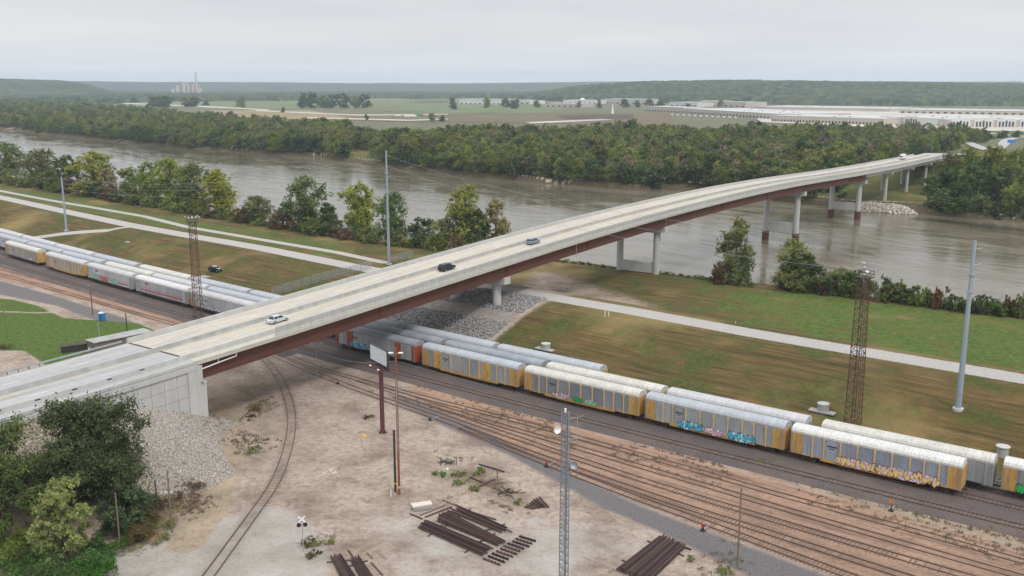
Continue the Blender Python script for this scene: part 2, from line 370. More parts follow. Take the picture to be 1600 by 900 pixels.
def build_ground():
    xs = np.concatenate([-310 - np.cumsum(1.07 ** np.arange(1, 95)) , []])[::-1]
    xs = np.concatenate([xs[xs > -14000], np.arange(-310, 171, 1.1), 170 + np.cumsum(1.06 ** np.arange(1, 95))]); xs = xs[np.abs(xs) < 14000]
    ys = np.concatenate([[-300, -100, 0, 40, 70, 88], np.arange(96, 560, 1.1), 560 + np.cumsum(1.3 * 1.013 ** np.arange(0, 480))]); ys = ys[ys < 16000]
    X, Y = np.meshgrid(xs, ys); X = X.ravel(); Y = Y.ravel(); Z = gz(X, Y); s, o = so_(X, Y)
    nx, ny = len(xs), len(ys); i, j = np.meshgrid(np.arange(nx - 1), np.arange(ny - 1)); a = (j * nx + i).ravel()
    f = np.stack([a, a + 1, a + 1 + nx, a + nx], 1)
    l, b, fb, t = yL(X), yB(X), yF(X), yT0(X); cosn = .77
    A = {}
    grass = W((Y - (t + 11.5)) * cosn, 1.5)
    for pl in ([(-80, 460), (20, 468), (60, 478), (100, 497), (150, 500), (215, 505), (250, 520), (250, 560), (-80, 640)],):
        grass = np.maximum(grass, W(sdpoly(X, Y, wpoly(pl)), 2))
    grass = np.minimum(grass, 1 - .9 * W(sdpoly(X, Y, wpoly([(-80, 545), (40, 548), (75, 572), (20, 590), (-80, 600)])), 2)); grass = np.minimum(grass, 1 - .8 * W(sdline(X, Y, [G(-20, 486), G(60, 489), G(100, 487)], 1.0), 1.5))
    # no grass under and around the bridge by the levee
    br = np.minimum(W(5 - o + 6, 4), W(o + 26, 4)); grass = grass * (1 - br * (Y > t + 8) * (Y < l + 12))
    grass = np.where((s < -178) & (o < -18) & (o > -40), np.maximum(grass, .8), grass)
    grass = grass * (1 - .62 * W(sdpoly(X, Y, wpoly([(780, 448), (815, 412), (880, 412), (940, 432), (1010, 452), (1080, 478), (1000, 478), (880, 462)], 2.5)), 11)); A['w_grass'] = np.where(Y > b - 1, np.where(Y > fb + 10, 1, 0.2), grass)
    g = .24 + .72 * W(X - 58, 22) * W(Y - l - 9, 6) * W(b - 8 - Y, 10) * .58 + .36 * ((Y > l + 14) & (X < -60)) * W(l + 70 - Y, 8)
    g = np.where((Y < t - 10), .95, g); g = g + .12 * ((Y > t + 14) & (Y < t + 30)); A['w_green'] = g + .3 * (s > 225) * (Y < 900)
    rd = W(sdline(X, Y, [(float(x), float(yL(x))) for x in np.linspace(-500, 180, 60)], 3.5), 1.2)
    rd2 = [P(q_[0], q_[1]) for q_ in ((-40, 290), (20, 302), (90, 315), (150, 325), (225, 338), (295, 355), (400, 373), (525, 394), (600, 410))]
    rd = np.maximum(rd, W(sdline(X, Y, [(q[0], q[1]) for q in rd2], 2.0), 1.2))
    rd3 = [P(-20, 385), P(40, 373), P(100, 365), P(170, 360), P(215, 354)]
    rd = np.maximum(rd, W(sdline(X, Y, [(q[0], q[1]) for q in rd3], 1.6), 1.0))
    A['w_road'] = rd
    A['w_ballast'] = np.minimum(W((Y - (t - 8.6)) * cosn, 1.5), W((t + 13 - Y) * cosn, 1.5))
    A['w_ballast'] = np.maximum(A['w_ballast'], W(sdpoly(X, Y, wpoly([(-100, 372), (100, 415), (300, 478), (420, 512), (500, 545), (440, 560), (330, 520), (150, 450), (-100, 388)])), 2) * .8)
    gr = W(sdpoly(X, Y, wpoly([(600, 612), (660, 628), (800, 694), (900, 745), (1000, 790), (1100, 830), (1200, 865), (1320, 912), (1900, 1140), (1800, 1180), (1250, 935), (1130, 880), (1040, 835), (940, 792), (870, 752), (790, 708), (700, 668), (620, 630)])), 2)
    gr = np.maximum(gr, W(sdpoly(X, Y, wpoly([(-100, 412), (60, 455), (180, 492), (260, 525), (200, 520), (90, 478), (-100, 440)])), 2))
    A['w_gravel'] = gr
    A['w_orange'] = np.maximum(W(sdpoly(X, Y, wpoly([(640, 590), (800, 640), (1200, 745), (1750, 900), (2100, 1000), (2000, 1140), (1250, 880), (1000, 785), (800, 700), (640, 622)])), 3) * .85, W(sdpoly(X, Y, wpoly([(-100, 385), (100, 440), (300, 505), (280, 512), (60, 450), (-100, 415)])), 1.5))
    A['w_track'] = np.zeros(len(X))
    for q_ in list(yard_w.values()) + [spur_w]: A['w_track'] = np.maximum(A['w_track'], W(sdline(X, Y, q_[::3] + [q_[-1]], 1.2), 1.2))
    A['w_light'] = np.maximum(W(sdpoly(X, Y, wpoly([(130, 915), (200, 850), (300, 840), (400, 790), (470, 800), (520, 870), (470, 960), (100, 960)])), 3), W(sdpoly(X, Y, wpoly([(560, 790), (720, 820), (960, 800), (1050, 870), (900, 920), (600, 900)])), 6) * .62)
    A['w_tan'] = np.maximum(W(sdline(X, Y, [G(350, 600), G(358, 660), G(352, 740), G(325, 800), G(290, 850)], 2.6), 1.5), W(sdpoly(X, Y, wpoly([(640, 585), (760, 622), (1000, 688), (1200, 745), (2100, 1002), (2100, 960), (1200, 722), (1000, 665), (800, 610), (640, 570)])), 3) * .9)
    wd = W(sdpoly(X, Y, wpoly([(320, 600), (450, 590), (440, 720), (385, 770), (385, 640)])), 4) * .62
    wd = np.maximum(wd, W(sdpoly(X, Y, wpoly([(335, 690), (310, 790), (230, 870), (160, 880), (200, 780), (290, 760)])), 3) * .8)
    wd = np.maximum(wd, W(sdpoly(X, Y, wpoly([(680, 715), (780, 730), (860, 790), (790, 790), (680, 750)])), 3) * .6)
    wd = np.maximum(wd, W(sdpoly(X, Y, wpoly([(465, 825), (520, 830), (510, 880), (465, 880)])), 2) * .6)
    wd = np.maximum(wd, (.62 * (s < -184) * (Z > 1.0) * (Y < 260)))
    wd = np.maximum(wd, .5 * br * (Y > l - 2) * (Y < b))
    A['w_weed'] = wd
    cone = ((s > -203) & (s < -150) & (Z > .8) & (Y < 200) & (o > 2))
    A['w_rock'] = np.maximum(cone * 1.0, W(np.minimum(np.minimum(o + 22, 9 - o), np.minimum((Y - (t + 12)) * cosn, (l - 4 - Y) * cosn)), 2))
    A['w_mud'] = ((Z < .2) & (Y > b - 6) & (Y < fb + 8)) * 1.0
    A['w_far'] = W(Y - np.maximum(fb + 120, 900), 60)
    return tag(npmesh('ground', np.stack([X, Y, Z], 1), f, ground_mat, {k: ('POINT', v) for k, v in A.items()}), kind='structure')
ground = build_ground(); ground.data.polygons.foreach_set('use_smooth', [True] * len(ground.data.polygons))

# river
def water_mat():
    m, t, b, o = newmat('muddy river water')
    v = objvec(t, (1, 1, 1), True)
    rot = N(t, 'ShaderNodeMapping'); rot.inputs['Rotation'].default_value = (0, 0, R(46)); t.links.new(v, rot.inputs[0])
    rs = N(t, 'ShaderNodeMapping'); rs.inputs['Scale'].default_value = (.35, 1, 1); t.links.new(rot.outputs[0], rs.inputs[0])
    big = noise(t, .012, 5, rs.outputs[0], .6, dist=1.0); mid = noise(t, .06, 5, rs.outputs[0], .65, dist=1.5); small = noise(t, .45, 5, rs.outputs[0], .6)
    pat = M_('ADD', M_('MULTIPLY', big, .5, t), M_('MULTIPLY', mid, .5, t), t)
    t.links.new(ramp(t, pat, [(.4, srgb(92, 85, 66)), (.6, srgb(120, 113, 97))]), b.inputs['Base Color'])
    t.links.new(ramp(t, pat, [(.42, (.04, .04, .04, 1)), (.60, (.20, .20, .20, 1))]), b.inputs['Roughness'])
    b.inputs['IOR'].default_value = 1.33; b.inputs['Specular IOR Level'].default_value = .5
    hgt = M_('ADD', M_('MULTIPLY', small, .55, t), M_('MULTIPLY', mid, 2.2, t), t)
    n = N(t, 'ShaderNodeBump'); n.inputs['Distance'].default_value = .8; t.links.new(hgt, n.inputs['Height'])
    t.links.new(M_('MULTIPLY', ramp(t, pat, [(.40, (.12, .12, .12, 1)), (.62, (.6, .6, .6, 1))]), .5, t), n.inputs['Strength']); t.links.new(n.outputs[0], b.inputs['Normal'])
    return m
wm = MB(); wm.add([(-14000, 100, WAT), (14000, 100, WAT), (14000, 15000, WAT), (-14000, 15000, WAT)], [(0, 1, 2, 3)])
tag(wm.build('river', water_mat()), kind='structure')

# ------------------------------------------------------------------ foliage
def foliage_mat(name, cols, transl=True):
    m, t, b, o = newmat(name)
    a = N(t, 'ShaderNodeAttribute'); a.attribute_name = 'leaf'; oi = N(t, 'ShaderNodeObjectInfo')
    base = ramp(t, a.outputs['Fac'], [(i / (len(cols) - 1), c) for i, c in enumerate(cols)])
    hs = N(t, 'ShaderNodeHueSaturation'); t.links.new(base, hs.inputs['Color'])
    t.links.new(M_('ADD', M_('MULTIPLY', oi.outputs['Random'], .05, t), .460, t), hs.inputs['Hue'])
    t.links.new(M_('ADD', M_('MULTIPLY', M_('FRACT', M_('MULTIPLY', oi.outputs['Random'], 7.31, t), None, t), .5, t), .84, t), hs.inputs['Value'])
    t.links.new(M_('ADD', M_('MULTIPLY', M_('FRACT', M_('MULTIPLY', oi.outputs['Random'], 13.7, t), None, t), .3, t), .8, t), hs.inputs['Saturation'])
    t.links.new(hs.outputs[0], b.inputs['Base Color']); b.inputs['Roughness'].default_value = .75; b.inputs['Specular IOR Level'].default_value = .25
    if transl:
        tr = N(t, 'ShaderNodeBsdfTranslucent'); t.links.new(hs.outputs[0], tr.inputs[0]); ms = N(t, 'ShaderNodeMixShader'); ms.inputs[0].default_value = .42
        t.links.new(b.outputs[0], ms.inputs[1]); t.links.new(tr.outputs[0], ms.inputs[2]); t.links.new(ms.outputs[0], o.inputs[0])
    return m
F_dark = foliage_mat('dark green foliage', [srgb(46, 66, 38), srgb(72, 96, 52), srgb(106, 124, 66)])
F_green = foliage_mat('green foliage', [srgb(66, 88, 38), srgb(102, 122, 54), srgb(144, 150, 76)])
F_light = foliage_mat('light green foliage', [srgb(78, 100, 42), srgb(122, 140, 60), srgb(164, 168, 86)])
F_yellow = foliage_mat('yellowing foliage', [srgb(108, 106, 52), srgb(148, 140, 70), srgb(176, 164, 84)])
F_olive = foliage_mat('olive foliage', [srgb(78, 94, 46), srgb(108, 122, 62), srgb(140, 144, 84)])
F_brown = foliage_mat('dry brown foliage', [srgb(110, 100, 74), srgb(140, 126, 96), srgb(164, 150, 122)])
F_brush = foliage_mat('reddish brush', [srgb(92, 76, 50), srgb(112, 92, 60), srgb(104, 108, 60)])
F_bright = foliage_mat('bright green shrub foliage', [srgb(44, 80, 32), srgb(70, 112, 44), srgb(96, 134, 58)])
bark = paint('bark', srgb(104, 94, 82), .95, .3, 2, streak=True)
pale_bark = paint('pale bark', srgb(176, 168, 156), .95, .2, 2)
def leaves(blobs, n, size, seed, sub=14, flat=.5):
    """leaf cards in sub-clumps spread through ellipsoid blobs: (cx,cy,cz,rx,ry,rz)"""
    r = np.random.RandomState(seed); B = np.array(blobs, float); wt = (B[:, 3] * B[:, 4] * B[:, 5]) ** (2 / 3.); wt /= wt.sum()
    ncl = max(8, n // sub); bi = r.choice(len(B), ncl, p=wt); d = r.randn(ncl, 3); d /= np.linalg.norm(d, axis=1)[:, None]; d[:, 2] = np.where(d[:, 2] < -.55, -d[:, 2], d[:, 2])
    rad = (r.rand(ncl) ** .45) * (1 + .22 * r.randn(ncl)); c = B[bi, :3] + d * B[bi, 3:] * rad[:, None]
    cr = B[bi, 3:].mean(1) * (.11 + .17 * r.rand(ncl)); cv = r.rand(ncl)
    li = r.randint(0, ncl, n); p = c[li] + r.randn(n, 3) * cr[li][:, None] * .75
    nrm = r.randn(n, 3) + d[li] * .9 + np.array([0, 0, .5]); nrm /= np.linalg.norm(nrm, axis=1)[:, None]
    a = np.cross(nrm, r.randn(n, 3)); a /= np.linalg.norm(a, axis=1)[:, None]; b = np.cross(nrm, a); sz = size * (.6 + .8 * r.rand(n))[:, None]
    v = np.stack([p - a * sz, p - b * sz * flat + nrm * sz * .15, p + a * sz, p + b * sz * flat], 1).reshape(-1, 3)
    f = np.arange(n * 4).reshape(-1, 4); leaf = np.clip(.05 + .62 * cv[li] + .38 * r.rand(n), 0, 1)
    return v, f, leaf
def crown_blobs(h, wd, seed, low=.25, k=9, asym=.3):
    r = random.Random(seed); bl = []
    for i in range(k):
        t = (i + r.random()) / k; z = h * (low + (.88 - low) * t); rr = wd * .5 * (math.sin(math.pi * (.2 + .62 * t)) ** .5)
        a = r.random() * 6.28; q = rr * (.25 + .5 * r.random()); s = wd * (.17 + .13 * r.random()) * (1.12 - .28 * t)
        bl.append((math.cos(a) * q, math.sin(a) * q, z, s, s * (1 + asym * (r.random() - .5)), s * (.8 + .4 * r.random())))
    bl.append((0, 0, h * .9, wd * .16, wd * .16, h * .1)); return bl
def tree_parts(root, h, wd, seed, leafn, lsize, fm, low=.25, k=9, trunk=True, tm=None, tr=None):
    bl = crown_blobs(h, wd, seed, low, k); v, f, l = leaves(bl, leafn, lsize, seed)
    c = npmesh('crown', v, f, fm, {'leaf': ('FACE', l)}, root)
    if trunk:
        m = MB(); r0 = tr or h * .022 + .05; m.cyl((0, 0, -.5), (0, 0, h * .45), r0, r0 * .6, 7); m.cyl((0, 0, h * .45), (0, 0, h * .85), r0 * .6, r0 * .15, 6)
        for b in bl[:k]: m.cyl((0, 0, max(h * .12, b[2] - h * .25)), (b[0] * .9, b[1] * .9, b[2]), r0 * .4, r0 * .08, 5)
        m.build('trunk', tm or bark, root)
    return c
protos = {}
def get_proto(key, fm, h, wd, n, ls, low, k, seed, nm='tree', trunk=True, tm=None):
    """first use builds, later uses copy"""
    if key not in protos:
        root = empty(nm, (0, 0, 0)); tree_parts(root, h, wd, seed, n, ls, fm, low, k, trunk, tm); protos[key] = [root, h, wd, False, [c for c in root.children]]
    p = protos[key]
    if not p[3]: p[3] = True; return p[0], p[1], p[2]
    c = p[0].copy(); col.objects.link(c)
    for q in ('label', 'group', 'category'):
        if q in c: del c[q]
    for ch in p[4]: d = ch.copy(); col.objects.link(d); d.parent = c
    return c, p[1], p[2]
rnd = random.Random(11)
def put(kind, x, y, h, wd, label, cat='tree', group=None, z=None, var=None):
    KD = {'dark': (F_dark, 14, 11, 2600, .55, .05, 15), 'green': (F_green, 13, 10, 6000, .30, .06, 16), 'light': (F_light, 13, 9, 6000, .29, .06, 16),
          'yellow': (F_yellow, 13, 8, 2600, .34, .1, 12), 'olive': (F_olive, 14, 10, 2600, .5, .08, 13), 'brown': (F_brown, 13, 8, 1500, .4, .12, 10),
          'shrub': (F_green, 4, 6, 1300, .3, .02, 9), 'dshrub': (F_dark, 4, 6, 1300, .3, .02, 9), 'oshrub': (F_olive, 4, 6, 1200, .28, .02, 9), 'bshrub': (F_brush, 3, 5, 1100, .25, .02, 8)}[kind]
    vv = rnd.randrange(3) if var is None else var
    sh = 'shrub' in kind
    r, ph, pw = get_proto((kind, vv), KD[0], KD[1], KD[2], KD[3], KD[4], KD[5], KD[6], 100 + vv * 7 + len(kind) * 31, 'shrub' if sh else 'tree', True)
    r.location = (x, y, (gzf(x, y) if z is None else z) - .15); r.rotation_euler = (0, 0, rnd.random() * 6.28); r.scale = (wd / pw, wd / pw, h / ph)
    return tag(r, label, cat, group)

# ------------------------------------------------------------------ bridge (local x runs along the bridge, local y to the far side)
BR = math.atan2(U[1], U[0])
def pz(s): return float(prof(s))
bridge = empty('road_bridge', (P2[0], P2[1], 0), BR, 'long bridge with brown steel girders and pale deck crossing the river', 'bridge')
def bsweep(sec, s0, s1, mb, m=0, dz=0.0, step=6, zf=None):
    zf = zf or pz; n = max(2, int((s1 - s0) / step) + 1); path = [((s, 0, zf(s) + dz), (0, 1, 0), (0, 0, 1)) for s in np.linspace(s0, s1, n)]
    return mb.sweep([(-a, b) for a, b in sec], path, m)
def deck_mat(name, c, joint=3.6, stain=.2):
    m, t, b, o = newmat(name); v = objvec(t); sx = N(t, 'ShaderNodeSeparateXYZ'); t.links.new(v, sx.inputs[0])
    fr = M_('FRACT', M_('DIVIDE', sx.outputs[0], joint, t), None, t); ln = M_('LESS_THAN', fr, .03, t)
    vs = objvec(t, (.06, 1.1, 1)); n1 = noise(t, 1, 5, vs, .6); n2 = noise(t, .8, 7, v, .75); n3 = noise(t, .06, 3, v, .5)
    cc = ramp(t, n1, [(.35, k3(c, 1 - stain)), (.5, c), (.65, k3(c, 1.08))]); cc = mixc(t, ramp(t, n2, [(.42, (.3, .3, .3, 1)), (.6, (0, 0, 0, 1))]), cc, k3(c, .7))
    cc = mixc(t, ramp(t, n3, [(.4, (.0, .0, .0, 1)), (.6, (.35, .35, .35, 1))]), cc, (c[0] * .86, c[1] * .9, c[2] * .98, 1))
    cc = mixc(t, M_('MULTIPLY', ln, .35, t), cc, k3(c, .45)); t.links.new(cc, b.inputs['Base Color']); b.inputs['Roughness'].default_value = .9
    return m
deckc = deck_mat('pale deck concrete', srgb(188, 180, 166), 3.6, .2); slabc = deck_mat('grey approach concrete', srgb(170, 169, 166), 5.0, .25)
S0, S1 = -182.0, 398.0
m = MB(); bsweep([(4.0, 0), (4.0, .45), (1.0, .62), (-17.6, .62), (-17.6, 0), (-15.5, -.1), (2.2, -.1)], S0, S1, m); m.build('deck', deckc, bridge)
m = MB(); bsweep([(4.0, .452), (4.0, .78), (3.7, .78), (3.7, .46)], S0, S1, m); m.build('outer_kerb', concrete, bridge)
fl = [('near_parapet', 1.2, .86), ('far_parapet', -17.2, .95)]
for nm, o_, h_ in fl:
    m = MB(); bsweep([(o_ + .2, .60), (o_ + .17, .62 + h_), (o_ - .12, .62 + h_), (o_ - .2, .60)], S0, S1, m); m.build('parapet', concrete, bridge)
m = MB(); bsweep([(-7.1, .61), (-7.3, .95), (-7.42, 1.45), (-7.58, 1.45), (-7.7, .95), (-7.9, .61)], S0, S1, m); m.build('median_barrier', concrete_dark, bridge)
# screening fence on the outer kerb
def mesh_mat(name, c, a=.3):
    m, t, b, o = newmat(name); b.inputs['Base Color'].default_value = c; b.inputs['Roughness'].default_value = .6
    v = objvec(t); n = noise(t, 6, 2, v); al = M_('ADD', M_('MULTIPLY', n, .15, t), a - .07, t)
    tr = N(t, 'ShaderNodeBsdfTransparent'); ms = N(t, 'ShaderNodeMixShader'); t.links.new(al, ms.inputs[0]); t.links.new(tr.outputs[0], ms.inputs[1]); t.links.new(b.outputs[0], ms.inputs[2]); t.links.new(ms.outputs[0], o.inputs[0])
    return m
chain = mesh_mat('chain link mesh', srgb(150, 152, 152), .24)
m = MB(); bsweep([(3.87, .78), (3.87, 2.5), (3.85, 2.5), (3.85, .78)], -164, S1, m); bf = m.build('safety_fence', chain, bridge)
pm = MB(); pm.cyl((0, 0, 0), (0, 0, 1.85), .05, .05, 6); first = pm.build('fence_post', galv, bf); s = -164; k = 0
rest = MB()
while s < S1:
    if k < 100:
        o = first if k == 0 else first.copy()
        if k: col.objects.link(o); o.parent = bf
        o.location = (s, -3.86, pz(s) + .74)
    else: rest.cyl((s, -3.86, pz(s) + .74), (s, -3.86, pz(s) + 2.6), .05, .05, 5)
    s += 3.05 if k < 100 else 3.6; k += 1
tag(rest.build('fence_post', galv, bf), kind='stuff')
m = MB(); bsweep([(3.9, 2.5), (3.9, 2.56), (3.83, 2.56), (3.83, 2.5)], -164, S1, m); m.build('top_rail', galv, bf)
# lane markings, joints
def dashes(s0, s1, dz, parent):
    for o_ in (-3.2, -12.4):
        s = s0
        while s < s1: m = MB(); m.add([(a, b, pz(a) + dz) for a, b in ((s, -o_ - .07), (s + 3, -o_ - .07), (s + 3, -o_ + .07), (s, -o_ + .07))], [(0, 1, 2, 3)]); m.build('lane_marking', white, parent); s += 12
dashes(-181, 395, .634, bridge)
for o_, mt in ((-.6, white), (-6.3, yellowm), (-8.6, yellowm), (-16.2, white)):
    m = MB(); bsweep([(o_ + .06, .622), (o_ + .06, .63), (o_ - .06, .63), (o_ - .06, .622)], S0, S1, m); m.build('edge_line', mt, bridge)
for sj in (S0 + .3, 222, 271, 316, 360):
    m = MB(); m.box(sj - .25, sj + .25, -.9, 17.1, pz(sj) + .60, pz(sj) + .632); m.build('expansion_joint', darkm, bridge)
# girders: two outer and two inner lines of steel plate girders, then concrete beams
for o_ in (2.5, -3.7, -9.9, -16.1):
    g = MB(); bsweep([(o_ + .04, -3.1), (o_ + .04, -.1), (o_ - .04, -.1), (o_ - .04, -3.1)], S0 + .8, 222, g)
    bsweep([(o_ + .3, -3.18), (o_ + .3, -3.1), (o_ - .3, -3.1), (o_ - .3, -3.18)], S0 + .8, 222, g)
    bsweep([(o_ + .3, -.18), (o_ + .3, -.1), (o_ - .3, -.1), (o_ - .3, -.18)], S0 + .8, 222, g)
    side = 1 if o_ > 0 else -1
    for ss in [-88, -87, 0, .8, 131.6, 132.4] + list(np.arange(196, 222, 2.6)) + [-134, -48, 44, 88, 176]:
        g.box(ss - .07, ss + .07, -(o_ + .22), -(o_ - .22), pz(ss) - 3.1, pz(ss) - .18)
    go = g.build('steel_girder', weathering_steel, bridge)
    c_ = MB(); bsweep([(o_ + .45, -1.6), (o_ + .45, -1.35), (o_ + .15, -1.2), (o_ + .15, -.1), (o_ - .15, -.1), (o_ - .15, -1.2), (o_ - .45, -1.35), (o_ - .45, -1.6)], 222.3, S1, c_)
    c_.build('concrete_girder', concrete, bridge)
cf = MB()
for ss in np.arange(S0 + 4, 222, 7.4):
    for a, b_ in ((2.5, -3.7), (-3.7, -9.9), (-9.9, -16.1)):
        cf.beam((ss, -a, pz(ss) - 2.8), (ss, -b_, pz(ss) - .5), .15); cf.beam((ss, -a, pz(ss) - .5), (ss, -b_, pz(ss) - 2.8), .15)
cf.build('cross_frame', weathering_steel, bridge)
def pier(s, base, tie=None, dark=None, r=1.15, capd=2.2, depth=3.25, small=False, cw=(3.2, -17.0)):
    top = pz(s) - depth; pr = MB()
    pr.v = []; w2 = 1.3 if not small else .8
    a, b_ = cw; pts = [(-a, top), (-a, top - capd * .8), (-(a - 2.4), top - capd), (-(b_ + 2.4), top - capd), (-b_, top - capd * .8), (-b_, top)]
    vs = [(x, y, z) for x in (s - w2, s + w2) for y, z in pts]; n = len(pts)
    pr.add(vs, [tuple(range(n)), tuple(range(2 * n - 1, n - 1, -1))] + [(i, i + n, (i + 1) % n + n, (i + 1) % n) for i in range(n)])
    pc = pr.build('pier_cap', concrete, bridge)
    for o_ in (-.2, -14.0):
        x, y = bw(s, o_); b0 = base if base is not None else gzf(x, y)
        c = MB(); c.cyl((s, -o_, b0 - 1.0), (s, -o_, top - capd + .05), r, r, 20, 0); co = c.build('pier_column', concrete, bridge)
        if dark: d = MB(); d.cyl((s, -o_, WAT - 4), (s, -o_, WAT + dark), r + .3, r + .3, 20); d.build('steel_casing', weathering_steel, co)
    if tie: t_ = MB(); t_.box(s - .7, s + .7, 1.2, 13.0, tie[0], tie[1]); t_.build('tie_beam', concrete, bridge)
pier(-88, None, r=1.15); pier(0, -.5, tie=(.8, 4.2)); pier(131.6, WAT, tie=(WAT + 4.2, WAT + 8.4), dark=4.0, r=1.25); pier(222, WAT, tie=(WAT + 4.8, WAT + 8.6), dark=4.4, r=1.3)
for s in (271, 316, 360): pier(s, None, r=.95, depth=1.65, capd=1.6, small=True)
# abutment: panelled wing wall, end wall, seat
aw = MB(); zt = pz(-183)
panel_face = 3.75
ss = list(np.arange(-204, -182.9, 2.55)); ss.append(-182.3)
m = MB()
for a, b_ in zip(ss, ss[1:]):
    z0 = gzf(*bw((a + b_) / 2, 5.5)) - 2.0; ztop = pz((a + b_) / 2) - .75; z = ztop
    while z > z0 and z > -1:
        zl = max(z - 2.3, z0 - .5); m.box(a + .035, b_ - .035, -panel_face - .12, -panel_face + .3, zl + .03, z - .03); z = zl
m.build('wall_panel', concrete, bridge)
m = MB(); m.box(-206, -182.25, -panel_face + .05, -panel_face + .5, -1, pz(-190) - 1.0); m.build('retaining_wall', concrete_dark, bridge)
m = MB(); bsweep([(4.15, -.8), (4.15, .0), (3.3, .0), (3.3, -.8)], -226, -182, m); m.build('wall_coping', concrete, bridge)
m = MB(); m.box(-182.6, -181.6, -4.0, 17.6, -1, pz(-182) - .12); m.box(-181.6, -180.3, -4.0, 17.6, -1, pz(-182) - 3.6); m.box(-181.5, -180.2, -4.1, 17.7, pz(-182) - 3.7, pz(-182) - 3.25)
m.build('abutment', concrete, bridge)
m = MB(); m.box(-184, -181, -4.1, -3.2, -1, pz(-182) - .2); m.box(396.6, 399, -4, 17.6, 4, pz(398) - .1); m.build('end_post', concrete, bridge)
# drain pipe under the deck edge
m = MB(); zz_ = pz(-176); m.tube([(-173, -3.4, pz(-173) - .1), (-173, -3.4, pz(-173) - .75), (-177, -3.4, pz(-177) - .95), (-180.8, -3.4, pz(-180.8) - 1.2), (-181.0, -3.4, pz(-181) - 3.2)], .13, 8); m.tube([(-177, -3.4, pz(-177) - .1), (-177, -3.4, pz(-177) - .95)], .1, 8)
m.build('drain_pipe', white, bridge)
m = MB(); m.cyl((-55, -3.0, pz(-55) - 3.9), (-55, -3.0, pz(-55) - .1), .1, .1, 8); m.cyl((0, -2.85, pz(0) - 3.2), (0, -2.85, pz(0) - .1), .1, .1, 8); m.build('down_pipe', galv, bridge)

# approach road on the embankment
road = empty('approach_road', (P2[0], P2[1], 0), BR); tag(road, kind='structure')
m = MB(); bsweep([(3.95, -.2), (3.95, .58), (3.6, .60), (-17.3, .60), (-17.3, -.2)], -330, S0 - .02, m); m.build('road_slab', slabc, road)
dashes(-328, -186, .612, road)
for o_, mt in ((-.6, white), (-6.3, yellowm), (-8.6, yellowm), (-16.2, white)):
    m = MB(); bsweep([(o_ + .06, .6), (o_ + .06, .612), (o_ - .06, .612), (o_ - .06, .6)], -330, S0 - .3, m); m.build('edge_line', mt, road)
def barr(name, sec, s0, s1, mt, label, cat):
    r = empty(name, (P2[0], P2[1], 0), BR, label, cat); m = MB(); bsweep(sec, s0, s1, m); m.build('barrier_wall', mt, r); return r
b1 = barr('concrete_barrier', [(1.4, .6), (1.37, 1.48), (1.08, 1.48), (1.0, .6)], -330, S0 - .05, concrete, 'pale concrete parapet with small dark slots along the near edge of the approach road', 'barrier')
m = MB()
for s in np.arange(-222, -186, 6.1): m.box(s, s + .9, -1.405 , -1.35, pz(s) + 1.1, pz(s) + 1.3)
m.build('slot', darkm, b1)
m = MB(); bsweep([(4.0, .3), (4.0, .8), (3.7, .8), (3.7, .3)], -330, S0 - .05, m); m.build('kerb', concrete, b1)
barr('concrete_barrier', [(-7.1, .6), (-7.42, 1.4), (-7.58, 1.4), (-7.9, .6)], -330, S0 - .05, concrete_dark, 'low concrete median barrier dividing the two carriageways of the approach road', 'barrier')
gr_ = empty('guardrail', (P2[0], P2[1], 0), BR, 'steel guardrail along the grassy far edge of the approach road', 'guardrail')
m = MB(); bsweep([(-17.3, 1.05), (-17.3, 1.35), (-17.38, 1.35), (-17.38, 1.05)], -330, -183, m); m.build('rail', galv, gr_)
m = MB()
for s in np.arange(-330, -184, 1.9): m.box(s - .07, s + .07, 17.4, 17.55, pz(s), pz(s) + 1.3)
tag(m.build('post', wood, gr_), kind='stuff')

# ------------------------------------------------------------------ rail tracks
def ribbon_frames(pts, z):
    fr = []
    for i, (x, y) in enumerate(pts):
        a = pts[max(0, i - 1)]; b = pts[min(len(pts) - 1, i + 1)]; d = Vector((b[0] - a[0], b[1] - a[1], 0)).normalized(); fr.append(((x, y, z), (-d.y, d.x, 0), (0, 0, 1)))
    return fr
sleeper_old = paint('dirt covered sleeper', srgb(118, 97, 83), .95, .4, 1.2)
sleeper_spur = paint('brown spur sleeper', srgb(128, 111, 97), .95, .4, 1.0)
sleeper_mat = paint('grey weathered sleeper', srgb(112, 101, 92), .95, .5, 1.2)
slp = MB(); slp.box(-1.3, 1.3, -.12, .12, -.1, .06); slp_proto = None
def resample(pts, step):
    out = []; acc = 0
    for (ax, ay), (bx, by) in zip(pts, pts[1:]):
        L = math.hypot(bx - ax, by - ay); d = (step - acc) if out else 0
        while d < L: out.append((ax + (bx - ax) * d / L, ay + (by - ay) * d / L, math.atan2(by - ay, bx - ax))); d += step
        acc = L - (d - step) if out else acc + L
    return out
